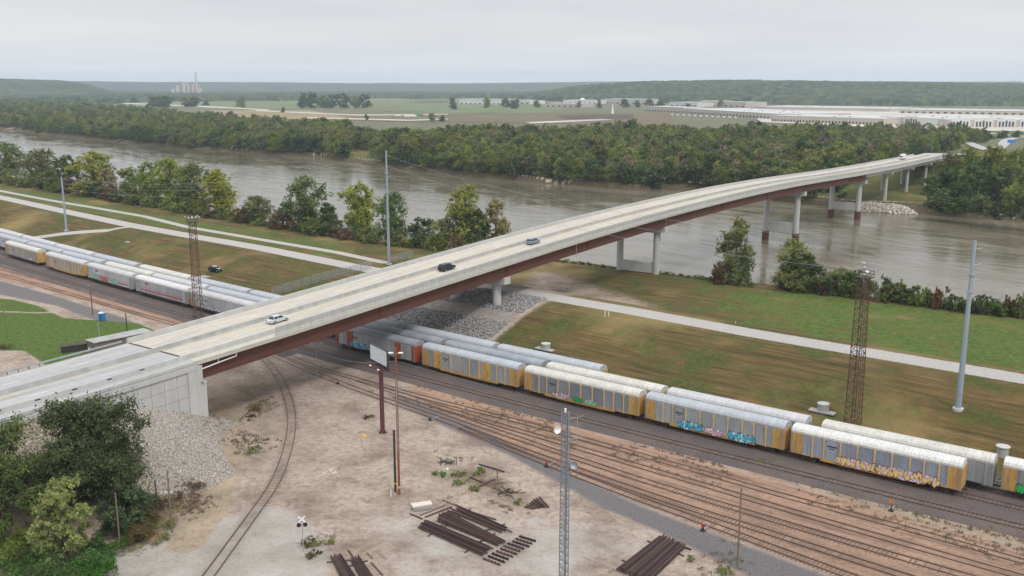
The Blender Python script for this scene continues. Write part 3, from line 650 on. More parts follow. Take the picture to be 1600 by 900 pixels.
def track(pts, z, label, sleepers=0, bed=False, key='', base=(0, 0)):
    sm = {'y': sleeper_old, 's': sleeper_spur}.get(key, sleeper_mat)
    root = empty('railway_track', (pts[0][0], pts[0][1], 0), 0, label, 'railway track', 'tracks of the rail yard' if not key else None)
    lp = [(a - pts[0][0], b - pts[0][1]) for a, b in pts]
    for sd in (-.75, .75):
        m = MB(); m.sweep([(sd - .065, 0), (sd - .065, .15), (sd + .065, .15), (sd + .065, 0)], ribbon_frames(lp, z)); m.build('rail', rail_rust, root)
    if sleepers:
        rs = resample(lp, .62 if sleepers < 0 else .62); rr = random.Random(len(pts)); st = MB(); cnt = 0; me = None
        vis = []
        for (x, y, a) in rs:
            if key == 's' and y + pts[0][1] < 134: continue
            if rr.random() < (.12 if sleepers == 2 else .08 if key != 'y' else .35 + .4 * math.sin(x * .11 + pts[0][1])): continue
            vis.append((x, y, a))
        # the hundred nearest to the camera are parts of their own
        order = sorted(range(len(vis)), key=lambda i: (vis[i][0] + pts[0][0]) ** 2 * .4 + (vis[i][1] + pts[0][1]) ** 2)[:100]; near = set(order)
        for i, (x, y, a) in enumerate(vis):
            aa = a + math.pi / 2 + rr.uniform(-.03, .03)
            if i in near:
                if me is None: q = MB(); q.box(-1.3, 1.3, -.12, .12, -.12, .0); ob = q.build('sleeper', sm, root); me = ob.data
                else: ob = bpy.data.objects.new('sleeper', me); col.objects.link(ob); ob.parent = root
                ob.location = (x, y, z + .02); ob.rotation_euler = (0, 0, aa)
            else:
                T = Matrix.Translation((x, y, z + .02)) @ Matrix.Rotation(aa, 4, 'Z'); st.box(-1.3, 1.3, -.12, .12, -.12, .0, 0, T)
        if st.f: tag(st.build('sleeper', sm, root), kind='stuff')
    return root
TZ = .5
def main_pts(off): return [track_pt(x, off)[0] for x in np.linspace(-300, 150, 60)]
bedm = ground_mat
TOFF = {0: -5.2, 1: 1.5, 2: 6.1, 3: 10.7}
for k, lb in ((0, 'empty main track with pale sleepers in dark ballast in front of the nearest train'), (1, 'main track under the nearest row of rail wagons'), (2, 'track under the middle row of rail wagons'), (3, 'track under the farthest row of rail wagons')):
    track(main_pts(TOFF[k]), TZ, lb, 2 if k < 2 else 1, key='m')
# raised ballast bed
bp = []
for x in np.linspace(-300, 150, 60):
    (x0, y0), a = track_pt(x, 0); bp.append((x0, y0))
m = MB(); m.sweep([(-8.6, -.2), (-7.0, TZ - .03), (12.6, TZ - .03), (14.0, -.2)], ribbon_frames(bp, 0)); bm = None
def ballast_mat():
    m, t, b, o = newmat('dark ballast'); v = objvec(t, world=True); nf = noise(t, 4, 5, v, .8); nl = noise(t, .1, 4, v, .6)
    c = ramp(t, nf, [(.3, srgb(58, 52, 52)), (.5, srgb(84, 76, 75)), (.72, srgb(120, 111, 107))]); c = mixc(t, ramp(t, nl, [(.45, (0, 0, 0, 1)), (.65, (.5, .5, .5, 1))]), c, srgb(112, 98, 88))
    t.links.new(c, b.inputs['Base Color']); b.inputs['Roughness'].default_value = .95; bump(t, b, nf, .8, .15); return m
tag(m.build('ballast_bed', ballast_mat()), kind='structure')
YL = {'A': 'uppermost yard track in the pinkish dirt, nearest the dark main line', 'B': 'second yard track below the dark main line, buried in orange dirt', 'C': 'middle yard track in orange dirt with worn sleepers', 'D': 'lower yard track beside the grey gravel strip', 'E': 'lowest yard track branching off next to the grey gravel strip', 'F': 'upper dirt covered track in front of the train left of the bridge', 'G': 'lower dirt covered track left of the bridge, beside grey gravel'}
for k, pts in yard_w.items():
    track(pts, -.02, YL[k], sleepers=1 if k in 'CDE' else 0, key='y')
track(spur_w, .0, 'curved spur track running from under the bridge to the bottom of the yard', 2, key='s')

# ------------------------------------------------------------------ autorack wagons
def rib_mat(name, c, var=.2, dark=.6, rowk=1.0):
    m, t, b, o = newmat(name); v = objvec(t); sx = N(t, 'ShaderNodeSeparateXYZ'); t.links.new(v, sx.inputs[0])
    fx = M_('FRACT', M_('DIVIDE', sx.outputs[0], .43, t), None, t); fz = M_('FRACT', M_('DIVIDE', sx.outputs[2], .31 * rowk, t), None, t)
    hl = M_('LESS_THAN', fz, .22, t); vl = M_('LESS_THAN', fx, .10, t)
    oi = N(t, 'ShaderNodeObjectInfo'); n1 = noise(t, .35, 5, v, .6); vst = objvec(t, (1.6, 1, .12)); n2 = noise(t, 1.5, 5, vst, .7)
    cc = ramp(t, n1, [(.35, k3(c, 1 - var)), (.6, c)]); cc = mixc(t, ramp(t, n2, [(.48, (0, 0, 0, 1)), (.7, (.6, .6, .6, 1))]), cc, srgb(122, 108, 94))
    cc = mixc(t, M_('MULTIPLY', hl, .42, t), cc, k3(c, dark * .55)); cc = mixc(t, M_('MULTIPLY', vl, .35, t), cc, k3(c, dark * .6))
    n5 = noise(t, 3.0, 6, v, .8); cc = mixc(t, ramp(t, n5, [(.56, (0, 0, 0, 1)), (.68, (.7, .7, .7, 1))]), cc, srgb(96, 84, 76))
    fp = M_('FLOOR', M_('DIVIDE', sx.outputs[0], 2.7, t), None, t); wn = N(t, 'ShaderNodeTexWhiteNoise', noise_dimensions='1D'); t.links.new(M_('ADD', fp, M_('MULTIPLY', oi.outputs['Random'], 50, t), t), wn.inputs['W'])
    sc2 = N(t, 'ShaderNodeVectorMath', operation='SCALE'); t.links.new(cc, sc2.inputs[0]); t.links.new(M_('ADD', M_('MULTIPLY', wn.outputs[0], .28, t), M_('ADD', M_('MULTIPLY', oi.outputs['Random'], .25, t), .78, t), t), sc2.inputs[3])
    t.links.new(sc2.outputs[0], b.inputs['Base Color']); b.inputs['Roughness'].default_value = .6; b.inputs['Metallic'].default_value = .15
    return m
def roof_mat(name, c, band=.18):
    m, t, b, o = newmat(name); v = objvec(t); sx = N(t, 'ShaderNodeSeparateXYZ'); t.links.new(v, sx.inputs[0])
    fx = M_('FRACT', M_('DIVIDE', sx.outputs[0], 1.15, t), None, t); ln = M_('LESS_THAN', fx, .07, t)
    n1 = noise(t, .3, 5, v, .65); n2 = noise(t, 2.2, 6, v, .75); cc = ramp(t, n1, [(.3, k3(c, 1 - band)), (.6, c)])
    cc = mixc(t, ramp(t, n2, [(.52, (0, 0, 0, 1)), (.68, (.65, .65, .65, 1))]), cc, k3(srgb(118, 108, 100), 1)); vy = objvec(t, (.5, 5, 5)); n4 = noise(t, 1, 4, vy, .6); cc = mixc(t, ramp(t, n4, [(.5, (0, 0, 0, 1)), (.7, (.3, .3, .3, 1))]), cc, k3(c, .6)); cc = mixc(t, M_('MULTIPLY', ln, .45, t), cc, k3(c, .45))
    t.links.new(cc, b.inputs['Base Color']); b.inputs['Roughness'].default_value = .55; return m
SIDE = {'blue': rib_mat('blue grey slatted panel', srgb(152, 160, 173)), 'grey': rib_mat('grey slatted panel', srgb(162, 168, 171)), 'dark': rib_mat('dark grey slatted panel', srgb(142, 148, 154)), 'silver': rib_mat('silver slatted panel', srgb(180, 184, 187), .12), 'tan': rib_mat('dirty grey slatted panel', srgb(162, 157, 150), .2)}
ROOF = {'white': roof_mat('white wagon roof', srgb(212, 212, 208)), 'cream': roof_mat('cream wagon roof', srgb(202, 200, 190), .25), 'silver': roof_mat('silver wagon roof', srgb(172, 177, 182)), 'pale': roof_mat('pale grey wagon roof', srgb(190, 190, 190)), 'dirty': roof_mat('grimy silver wagon roof', srgb(148, 154, 160), .3)}
END = {'yellow': paint('wagon yellow', srgb(188, 150, 84), .6, .25, .9, streak=True, rust=.7), 'orange': paint('wagon orange', srgb(156, 74, 42), .6, .2, .8, streak=True, rust=.3), 'grey': paint('wagon grey', srgb(150, 152, 152), .6, .2, .8, streak=True, rust=.3), 'pale': paint('faded wagon yellow', srgb(200, 170, 120), .65, .25, .9, streak=True, rust=.4)}
GC = {'teal': (srgb(70, 170, 200), srgb(190, 220, 230), srgb(20, 40, 60)), 'pink': (srgb(215, 170, 190), srgb(235, 225, 230), srgb(60, 40, 50)), 'fire': (srgb(225, 200, 130), srgb(215, 190, 225), srgb(120, 50, 45)), 'green': (srgb(40, 160, 80), srgb(60, 190, 110), srgb(20, 70, 40)), 'violet': (srgb(110, 90, 180), srgb(220, 170, 190), srgb(50, 40, 90)), 'white': (srgb(225, 225, 225), srgb(60, 80, 130), srgb(25, 25, 30)), 'mint': (srgb(120, 190, 165), srgb(190, 225, 190), srgb(50, 80, 70)), 'red': (srgb(200, 80, 80), srgb(225, 170, 160), srgb(90, 30, 40)), 'pyel': (srgb(235, 200, 50), srgb(235, 210, 90), srgb(150, 110, 20))}
GM = {k: [paint('spray paint %s %d' % (k, i), c, .5, .12, 2) for i, c in enumerate(v)] for k, v in GC.items()}
def graffiti(root, x0, x1, z0, z1, y, style, seed):
    """sprayed lettering: outlined jagged letter forms on the wagon side, y is the face, outward is -y"""
    r = random.Random(seed); m = MB(); n = max(3, int((x1 - x0) / ((z1 - z0) * .5))); wl = (x1 - x0) / n
    def slab(pts, d, mi):
        c = (sum(p[0] for p in pts) / len(pts), sum(p[1] for p in pts) / len(pts)); k = len(pts); vs = [(p[0], y - d, p[1]) for p in pts] + [(c[0], y - d, c[1])]
        m.add(vs, [(i, (i + 1) % k, k) for i in range(k)], mi)
    # cloud behind
    pts = []
    for i in range(26):
        t = i / 26 * 2 * math.pi; pts.append(((x0 + x1) / 2 + math.cos(t) * (x1 - x0) * .53 * r.uniform(.93, 1.05), (z0 + z1) / 2 + math.sin(t) * (z1 - z0) * .46 * r.uniform(.8, 1.25)))
    slab(pts, .012, 1)
    for i in range(n):
        cx = x0 + wl * (i + .5)
        for layer, (sc, mi) in enumerate(((1.16, 2), (.95, 0))):
            rr = random.Random(seed * 31 + i); k = 9; pts = []
            for j in range(k):
                t = j / k * 2 * math.pi + .3; q = rr.uniform(.4, 1.25) * sc; pts.append((cx + math.cos(t) * wl * .58 * q, (z0 + z1) / 2 + math.sin(t) * (z1 - z0) * .52 * q))
            slab(pts, .016 + .004 * layer, mi)
        for j in range(6):       # inner strokes
            ax = cx + r.uniform(-.3, .3) * wl; az = z0 + (z1 - z0) * r.uniform(.2, .8); dx = r.uniform(-.3, .3) * wl; dz = r.uniform(-.35, .35) * (z1 - z0); tt = .05 + .04 * r.random()
            slab([(ax, az), (ax + tt, az - tt), (ax + dx + tt, az + dz - tt), (ax + dx, az + dz + tt)], .024, r.choice([1, 2, 2]))
    return m.build('graffiti', GM[style], root)
L2 = 13.3
def wagon(side='grey', roof='silver', end='yellow', posts='yellow', panels=True, redrows=False, eb_w=2.0):
    """enclosed two- or three-level car carrier, side faces -y"""
    root = empty('autorack_wagon'); pm = END.get(posts, END['yellow'])
    ebw = 2.0 if posts else 1.1
    m = MB(); m.box(-L2 + ebw, L2 - ebw, -1.48, 1.48, 1.15, 4.75); m.build('side_panel', SIDE[side], root)
    m = MB(); m.box(-L2 + .25, L2 - .25, -1.35, 1.35, 1.0, 1.2); m.box(-8.2, 8.2, -1.52, -1.40, .7, 1.2, 0); m.box(-8.2, 8.2, 1.40, 1.52, .7, 1.2, 0); m.box(-L2 + 1.9, -8.25, -1.52, -1.40, 1.02, 1.2); m.box(8.25, L2 - 1.9, -1.52, -1.40, 1.02, 1.2); m.box(-5.5, 5.5, -1.2, 1.2, .45, .8)
    m.build('underframe', [END[end] if posts else darkm], root)
    m = MB(); prof_ = [(-1.53, 4.62), (-1.55, 4.95), (-1.30, 5.35), (-.85, 5.62), (0, 5.72), (.85, 5.62), (1.30, 5.35), (1.55, 4.95), (1.53, 4.62)]
    m.sweep(prof_, [((x, 0, 0), (0, 1, 0), (0, 0, 1)) for x in np.linspace(-L2, L2, 24)]); m.build('roof', ROOF[roof], root)
    for sx in (-1, 1):
        m = MB(); x0, x1 = sorted((sx * (L2 - ebw), sx * L2)); m.box(x0, x1, -1.52, 1.52, 1.08, 4.63)
        for q in (.05, ebw * .48, ebw - .1): xx = x0 + q; m.box(xx - .05, xx + .05, -1.57, 1.57, 1.1, 4.6)
        eb = m.build('end_bay', END[end], root)
        m = MB()
        for q in (-1.2, -.4, .4, 1.2): m.box(sx * L2 - .02, sx * L2 + .09, q - .35, q + .35, 1.1, 4.55) if True else 0
        m.build('end_door', END[end], root)
        m = MB(); xl = sx * (L2 - .25)
        for q in np.arange(1.2, 4.6, .4): m.box(xl - .2, xl + .2, -1.63, -1.59, q, q + .04)
        m.box(xl - .22, xl - .18, -1.63, -1.58, 1.0, 4.7); m.box(xl + .18, xl + .22, -1.63, -1.58, 1.0, 4.7); m.build('ladder', galv, root)
        bg_ = MB(); bx = sx * (L2 - 3.0); bg_.box(bx - 1.4, bx + 1.4, -1.05, -.85, .3, .65); bg_.box(bx - 1.4, bx + 1.4, .85, 1.05, .3, .65); bg_.box(bx - .3, bx + .3, -1.0, 1.0, .3, .7); bo = bg_.build('bogie', darkm, root)
        for q in (-.88, .88):
            for yy in (-.75, .75): wq = MB(); wq.cyl((bx + q, yy - .07, .42), (bx + q, yy + .07, .42), .42, .42, 12); wq.build('wheel', rustm, bo)
        m = MB(); m.box(min(sx * (L2 - .4), sx * (L2 + .68)), max(sx * (L2 - .4), sx * (L2 + .68)), -.12, .12, .75, .98); m.build('coupler', darkm, root)
    if posts:
        xs = [-9.6, -7.7, -5.0, -2.3, .4, 3.1, 5.8, 7.9, 10.1]
        for x in xs:
            m = MB(); m.box(x - .11, x + .11, -1.60, -1.485, .95, 4.75); m.box(x - .22, x + .22, -1.595, -1.485, 4.3, 4.6); m.build('post', pm, root)
            m = MB(); m.box(x - .11, x + .11, 1.485, 1.60, .95, 4.75); m.build('post', pm, root)
    if redrows:
        m = MB(); 
        for row, z in enumerate((1.75, 2.65)):
            for x in np.arange(-10.6, 10.4, .75 if row else .95): m.box(x, x + (.5 if row else .75), -1.497, -1.487, z, z + (.5 if row == 0 else .12))
        m.box(-8.3, -6.3, -1.50, -1.487, 3.75, 4.25); m.build('red_lettering', paint('faded red marking', srgb(168, 60, 66), .6, .2, 2), root)
    else:
        m = MB(); m.box(-7.2, -5.6, -1.50, -1.487, 3.35, 3.6); m.box(-6.9, -6.0, -1.50, -1.487, 3.0, 3.15); m.build('stencilled_mark', darkm, root)
    return root
def place_on_track(o, k, x, sx=1.0):
    o.scale = (sx, 1, 1)
    (xx, yy), a = track_pt(x, TOFF[k]); o.location = (xx, yy, TZ + .15); o.rotation_euler = (0, 0, a)
def x_along(k, x, d):
    """move d metres along the track from x"""
    st = 0.5 if d > 0 else -.5; rem = abs(d)
    p = track_pt(x, TOFF[k])[0]
    while rem > 0:
        q = track_pt(x + st * min(1, rem), TOFF[k])[0]; rem -= math.hypot(q[0] - p[0], q[1] - p[1]); x += st * min(1, rem + .5) if rem > 0 else st; p = q
    return x
def px_to_x(k, px, py, z):
    x, y = G(px, py, z); return x
# nearest row, measured from gaps in the photo (bottom edge of the body)
gapsR = [px_to_x(1, *q, 1.5) for q in ((655, 571), (814, 607), (1004, 655), (1229, 706), (1505, 769))]
gapsL = [px_to_x(1, *q, 1.5) for q in ((-22, 402), (62, 418), (132, 435), (210, 454), (300, 476))]
specL = [dict(side='tan', roof='cream', end='yellow', posts=None), dict(side='tan', roof='pale', end='yellow', posts='pale'), dict(side='silver', roof='pale', end='grey', posts=None, redrows=True), dict(side='silver', roof='white', end='grey', posts=None, redrows=True), dict(side='silver', roof='pale', end='yellow', posts=None)]
labL = ['dirty grey rail wagon with a yellow end bay, leftmost in the nearest row', 'grey rail wagon with thin pale posts, second from the left in the nearest row', 'silver rail wagon with mint and red graffiti and red markings left of the bridge', 'silver rail wagon with two rows of red markings beside the left lattice tower', 'silver rail wagon with one yellow end and white graffiti, half hidden by the bridge']
xa = [(a + b) / 2 for a, b in zip(gapsL, gapsL[1:])]; xa.append(x_along(1, gapsL[-1], 14.2))
GRP = 'enclosed rail wagons standing in three rows'
for i, (x, sp_) in enumerate(zip(xa, specL)):
    o = wagon(**sp_); tag(o, labL[i], 'rail wagon', GRP); place_on_track(o, 1, x, 1.068)
    if i == 2: graffiti(o, -10.5, -6.5, 1.3, 2.7, -1.5, 'mint', 1); graffiti(o, -5.5, -1, 1.3, 2.8, -1.5, 'red', 2); graffiti(o, 0, 5.5, 1.2, 2.6, -1.5, 'mint', 3)
    if i == 4: graffiti(o, -9, -4.8, 1.0, 2.2, -1.5, 'white', 4); graffiti(o, -4.2, -.5, 1.0, 2.1, -1.5, 'white', 5)
    if i == 0: graffiti(o, 5.5, 8.5, 1.2, 2.3, -1.5, 'white', 6)
specR = [dict(side='grey', roof='dirty', end='orange', posts=None), dict(side='grey', roof='silver', end='yellow', posts='pale'), dict(side='dark', roof='cream', end='yellow', posts='pale'), dict(side='grey', roof='silver', end='yellow', posts='pale'), dict(side='blue', roof='white', end='yellow', posts='pale')]
labR = ['dark grey rail wagon with orange ends coming out from under the bridge', 'grey rail wagon with wide yellow stripes and a silver roof, right of the billboard', 'rail wagon with a cream roof and pale yellow posts behind the lattice radio mast', 'grey rail wagon with long turquoise and white graffiti along its sill', 'blue grey rail wagon with a white roof and cream and pink graffiti']
xb = [x_along(1, gapsR[0], -14.0)] + [(a + b) / 2 for a, b in zip(gapsR, gapsR[1:])]
for i, (x, sp_) in enumerate(zip(xb, specR)):
    o = wagon(**sp_); tag(o, labR[i], 'rail wagon', GRP); place_on_track(o, 1, x)
    if i == 0: graffiti(o, -8.2, -2.5, 1.1, 2.6, -1.62, 'teal', 7)
    if i in (0, 1):
        for q in ((-9.2, -7.2), (7.0, 8.8)) if i == 0 else ((-9.9, -8.0), (4.0, 6.2)): m = MB(); m.box(q[0], q[1], -1.605, -1.49, 1.0, 4.62); m.build('stripe', END['orange' if i == 0 else 'yellow'], o)
    if i == 2: graffiti(o, -6.2, -2.2, 1.0, 2.0, -1.62, 'pink', 8); graffiti(o, -1.5, 1.0, 1.0, 1.9, -1.62, 'green', 9); graffiti(o, 1.6, 4.2, 1.0, 2.0, -1.62, 'mint', 10)
    if i == 3: graffiti(o, -6.6, -1.5, .8, 2.2, -1.62, 'teal', 11); graffiti(o, -1.2, 2.6, .8, 2.0, -1.62, 'pink', 12); graffiti(o, 3.4, 8.2, .8, 2.3, -1.62, 'teal', 13)
    if i == 4: graffiti(o, -5.6, .8, .8, 2.3, -1.62, 'fire', 14); graffiti(o, .9, 10.2, .8, 2.4, -1.62, 'fire', 15)
# middle and far rows: steps of 27.95 m from one measured gap
def row(k, xg, n0, n1, specs, labels, ln=27.95):
    outl = []
    for i in range(n0, n1):
        xc = x_along(k, xg, ln * (i + .5)); sp_ = specs[(i - n0) % len(specs)]; o = wagon(**sp_); tag(o, labels[i - n0], 'rail wagon', GRP); place_on_track(o, k, xc, ln / 27.95); outl.append(o)
    return outl
g2 = px_to_x(2, 1233, 642, 6.3)
s2 = [dict(side='grey', roof='dirty', end='orange'), dict(side='grey', roof='dirty', end='yellow'), dict(side='grey', roof='cream', end='yellow'), dict(side='grey', roof='pale', end='grey', posts=None), dict(side='grey', roof='cream', end='grey', posts=None), dict(side='dark', roof='white', end='yellow', posts='pale')]
l2 = ['silver roofed rail wagon in the middle row just emerging from the bridge', 'silver roofed rail wagon of the middle row behind the yellow striped wagon', 'cream roofed rail wagon with orange roof ends, middle row behind the cream roofed wagon', 'pale grey roofed rail wagon with ribbed roof behind the turquoise graffiti wagon', 'cream roofed rail wagon of the middle row behind the white roofed wagon', 'yellow ended rail wagon with green and violet graffiti at the right edge']
r2 = row(2, g2, -4, 2, s2, l2)
graffiti(r2[-1], -11.2, -8.2, .95, 2.5, -1.62, 'green', 20); graffiti(r2[-1], -7.6, -4, .95, 2.3, -1.62, 'violet', 21); graffiti(r2[-1], -5.2, -3.2, 3.0, 3.8, -1.62, 'pyel', 22)
g3 = px_to_x(3, 899, 563, 6.3)
row(3, g3, -3, 0, [dict(side='grey', roof='dirty', end='grey'), dict(side='grey', roof='silver', end='yellow'), dict(side='grey', roof='silver', end='yellow')], ['silver roofed rail wagon of the farthest row in the shade of the bridge', 'silver roofed rail wagon of the farthest row beside the grey stones', 'silver roofed wagon with a yellow end, last of the farthest row near a concrete manhole'])
g2l = px_to_x(2, 152, 406, 6.3)
row(2, g2l, -3, 4, [dict(side='silver', roof='silver', end='grey', posts=None), dict(side='silver', roof='silver', end='grey', posts=None), dict(side='silver', roof='silver', end='grey', posts=None), dict(side='silver', roof='cream', end='yellow', posts=None), dict(side='silver', roof='pale', end='yellow', posts=None), dict(side='silver', roof='silver', end='yellow', posts=None), dict(side='silver', roof='silver', end='yellow', posts=None)],
    ['silver roofed rail wagon of the middle row at the left edge', 'silver roofed rail wagon, second from the left in the middle row', 'silver roofed rail wagon of the middle row behind the graffiti wagon', 'cream roofed rail wagon of the middle row left of the bridge', 'pale roofed rail wagon of the middle row behind the red marked wagon', 'silver roofed rail wagon of the middle row behind the left lattice tower', 'silver roofed rail wagon of the middle row vanishing under the bridge'], 29.8)
g3l = px_to_x(3, 194, 409, 6.3)
row(3, g3l, -4, 4, [dict(side='silver', roof='pale', end='grey', posts=None)] * 3 + [dict(side='silver', roof='silver', end='grey', posts=None), dict(side='silver', roof='cream', end='grey', posts=None), dict(side='silver', roof='silver', end='yellow', posts=None), dict(side='silver', roof='silver', end='yellow', posts=None), dict(side='silver', roof='silver', end='grey', posts=None)],
    ['pale roofed rail wagon of the farthest row at the left edge', 'pale roofed rail wagon, second in the farthest row from the left', 'pale roofed rail wagon, third in the farthest row from the left', 'silver roofed rail wagon of the farthest row in front of the access road', 'cream roofed rail wagon of the farthest row below the brown grass', 'silver roofed rail wagon of the farthest row beside the left lattice tower', 'silver roofed rail wagon of the farthest row below the parked black car', 'silver roofed rail wagon of the farthest row vanishing under the bridge'], 29.8)

# ------------------------------------------------------------------ road vehicles
def car(name, body, suv, L=4.7, Wd=1.85, Hh=1.45):
    root = empty(name); hw = Wd / 2; h = Hh
    lo = [(-L / 2, .35), (-L / 2, .75), (-L / 2 + .25, .92), (-L * .27, .98), (L * .22, .98), (L / 2 - .35, .82), (L / 2, .62), (L / 2, .32)] if not suv else [(-L / 2, .4), (-L / 2, .95), (-L / 2 + .1, 1.08), (-L * .27, 1.1), (L * .22, 1.1), (L / 2 - .25, .98), (L / 2, .75), (L / 2, .38)]
    m = MB(); k = len(lo); secs = [(-hw + .06, .97), (-hw, 1), (hw, 1), (hw - .06, .97)]
    vs = []
    for y, sc in ((-hw + .12, .985), (-hw, .94), (hw, .94), (hw - .12, .985)): pass
    ys = [(-hw, .97), (-hw + .12, 1.0), (hw - .12, 1.0), (hw, .97)]
    for y, sc in ys: vs += [(a * sc, y, b if b < .5 else b * (1.0 if sc == 1 else .97)) for a, b in lo]
    fs = [tuple(range(k)), tuple(range(4 * k - 1, 3 * k - 1, -1))]
    for j in range(3):
        for i in range(k): fs.append((j * k + i, (j + 1) * k + i, (j + 1) * k + (i + 1) % k, j * k + (i + 1) % k))
    m.add(vs, fs); m.build('body', body, root)
    z0 = .97 if not suv else 1.09; a0, a1, b0, b1 = (-L * .38, L * .24, -L * .25, L * .08) if not suv else (-L * .47, L * .24, -L * .40, L * .12)
    m = MB(); wi = hw - .08; wt = hw - .28
    vs = [(a0, -wi, z0), (a1, -wi, z0), (a1, wi, z0), (a0, wi, z0), (b0, -wt, h - .06), (b1, -wt, h - .06), (b1, wt, h - .06), (b0, wt, h - .06)]
    m.add(vs, [(0, 1, 5, 4), (1, 2, 6, 5), (2, 3, 7, 6), (3, 0, 4, 7), (4, 5, 6, 7)]); m.build('window', glassm, root)
    m = MB(); m.box(b0 - .05, b1 + .05, -wt - .03, wt + .03, h - .07, h)
    for x, xb_ in ((b0, a0 + .05), (b1, a1 - .05)):
        for sy in (-1, 1): m.beam((xb_, sy * (wi + .0), z0), (x, sy * (wt + .01), h - .03), .09, .06)
    xm = (b0 + b1) / 2
    for sy in (-1, 1): m.beam((xm, sy * wi, z0), (xm, sy * (wt + .01), h - .03), .09, .06)
    m.build('roof', body, root)
    for x in (-L * .31, L * .31):
        for sy in (-1, 1):
            m = MB(); m.cyl((x, sy * (hw - .22), .33), (x, sy * (hw + .01), .33), .33, .33, 14); wo = m.build('wheel', tyre, root)
            m = MB(); m.cyl((x, sy * (hw + .005), .33), (x, sy * (hw + .03), .33), .19, .17, 10); m.build('rim', galv, wo)
    for sy in (-1, 1):
        m = MB(); m.box(L / 2 - .18, L / 2 + .01, sy * (hw - .25) - .16, sy * (hw - .25) + .16, .6, .75); m.build('headlight', white, root)
        m = MB(); m.box(-L / 2 - .01, -L / 2 + .12, sy * (hw - .22) - .14, sy * (hw - .22) + .14, .68, .85); m.build('tail_light', redm, root)
    return root
def on_deck(o, px, py, fwd=True, o_fix=None):
    z = 16.
    for i in range(30): x, y = G(px, py, z); s, of = so_(x, y); z = .5 * z + .5 * (pz(s) + .62)
    of = of if o_fix is None else o_fix
    x, y = bw(s, of); sl_ = math.atan((pz(s + 3) - pz(s - 3)) / 6)
    o.location = (x, y, pz(s) + .635); o.rotation_euler = (0, -sl_ if fwd else sl_, BR if fwd else BR + math.pi)
c1 = car('parked_car'.replace('parked_', ''), paint('silver car paint', srgb(196, 206, 208), .3, .04, 1, .3), False); tag(c1, 'silver sedan driving on the bridge deck nearest the left end', 'car'); on_deck(c1, 434, 503)
c2 = car('car', paint('black car paint', srgb(26, 28, 36), .25, .04, 1, .2), True, 4.9, 1.95, 1.75); tag(c2, 'black SUV driving on the bridge above the rail wagons', 'car'); on_deck(c2, 698, 422)
c3 = car('car', paint('grey blue car paint', srgb(128, 146, 158), .3, .04, 1, .3), True, 4.6, 1.85, 1.62); tag(c3, 'grey blue small SUV on the bridge over the river bank', 'car'); on_deck(c3, 833, 381)
c5 = car('parked_car', paint('black car paint', srgb(26, 28, 36)), True, 4.7, 1.95, 1.7); tag(c5, 'black off-road car with white patches parked on the grass beside a gravel patch', 'car')
p = P(337, 424); c5.location = p; c5.rotation_euler = (0, 0, R(-28))
m = MB(); m.box(-.9, -.45, -.6, .6, 1.69, 1.72); m.box(.0, .5, -.6, .6, 1.69, 1.72); m.box(1.2, 1.7, -.6, .6, 1.10, 1.13); m.build('white_patch', white, c5)
tr = empty('box_truck'); m = MB(); m.box(-3.2, 1.2, -1.2, 1.2, .9, 3.4); m.build('cargo_box', white, tr); m = MB(); m.box(1.3, 3.0, -1.05, 1.05, .6, 2.5); m.build('cab', white, tr)
m = MB(); m.box(2.7, 3.02, -.95, .95, 1.6, 2.3); m.build('windscreen', glassm, tr); m = MB(); m.box(-3.2, 3, -.9, .9, .5, .9); m.build('chassis', darkm, tr)
for x in (-2, 2.1):
    for sy in (-1, 1): m = MB(); m.cyl((x, sy * .8, .45), (x, sy * 1.1, .45), .45, .45, 12); m.build('wheel', tyre, tr)
tag(tr, 'white box truck far away on the bridge near the other bank', 'truck'); on_deck(tr, 1402, 249, False, -12)

# ------------------------------------------------------------------ poles, towers, masts
def base_of(px, py): return P(px, py)
def h_at(pxb, pyb, pyt):
    x, y, z = P(pxb, pyb); v = pyt - 450; t = y / (F * CP - v * SP); return H - (v * CP + F * SP) * t - z
def monopole(px, py, pyt, label, r0=.55, r1=.28, fit=1):
    x, y, z = P(px, py); h = h_at(px, py, pyt); root = empty('steel_monopole', (x, y, z), 0, label, 'utility pole', 'grey steel transmission poles')
    m = MB(); m.cyl((0, 0, -.3), (0, 0, h), r0, r1, 14); m.build('shaft', pole_steel, root); m = MB(); m.cyl((0, 0, -.4), (0, 0, .25), r0 * 1.7, r0 * 1.7, 16); m.build('footing', concrete, root)
    for i in range(3):
        m = MB(); zz = h * (.95 - .09 * i); m.cyl((r1 * .8, 0, zz), (r1 + 1.1, 0, zz + .25), .07, .05, 6); m.build('insulator_arm', galv, root)
    if fit: m = MB(); m.cyl((0, 0, h * .80), (0, 0, h * .81), r0, r0, 12); m.cyl((0, 0, h * .70), (0, 0, h * .71), r0, r0, 12); m.build('collar', galv, root)
    return (x, y, z, h)
mp = [monopole(104, 360, 276, 'grey steel transmission pole at the left, beside the access road fork', .5, .26), monopole(608, 413, 235, 'tall grey steel transmission pole in the middle, rising from behind the bridge'), monopole(1497, 639, 376, 'grey steel transmission pole at the right, standing on the brown grass')]
def wire(a, b, sag, label, r=.035, n=16):
    m = MB(); a, b = Vector(a), Vector(b); pts = [a.lerp(b, i / n) - Vector((0, 0, sag * 4 * (i / n) * (1 - i / n))) for i in range(n + 1)]; m.tube(pts, r, 4)
    return tag(m.build('power_line', galv), label, 'power line', 'power lines between the steel poles')
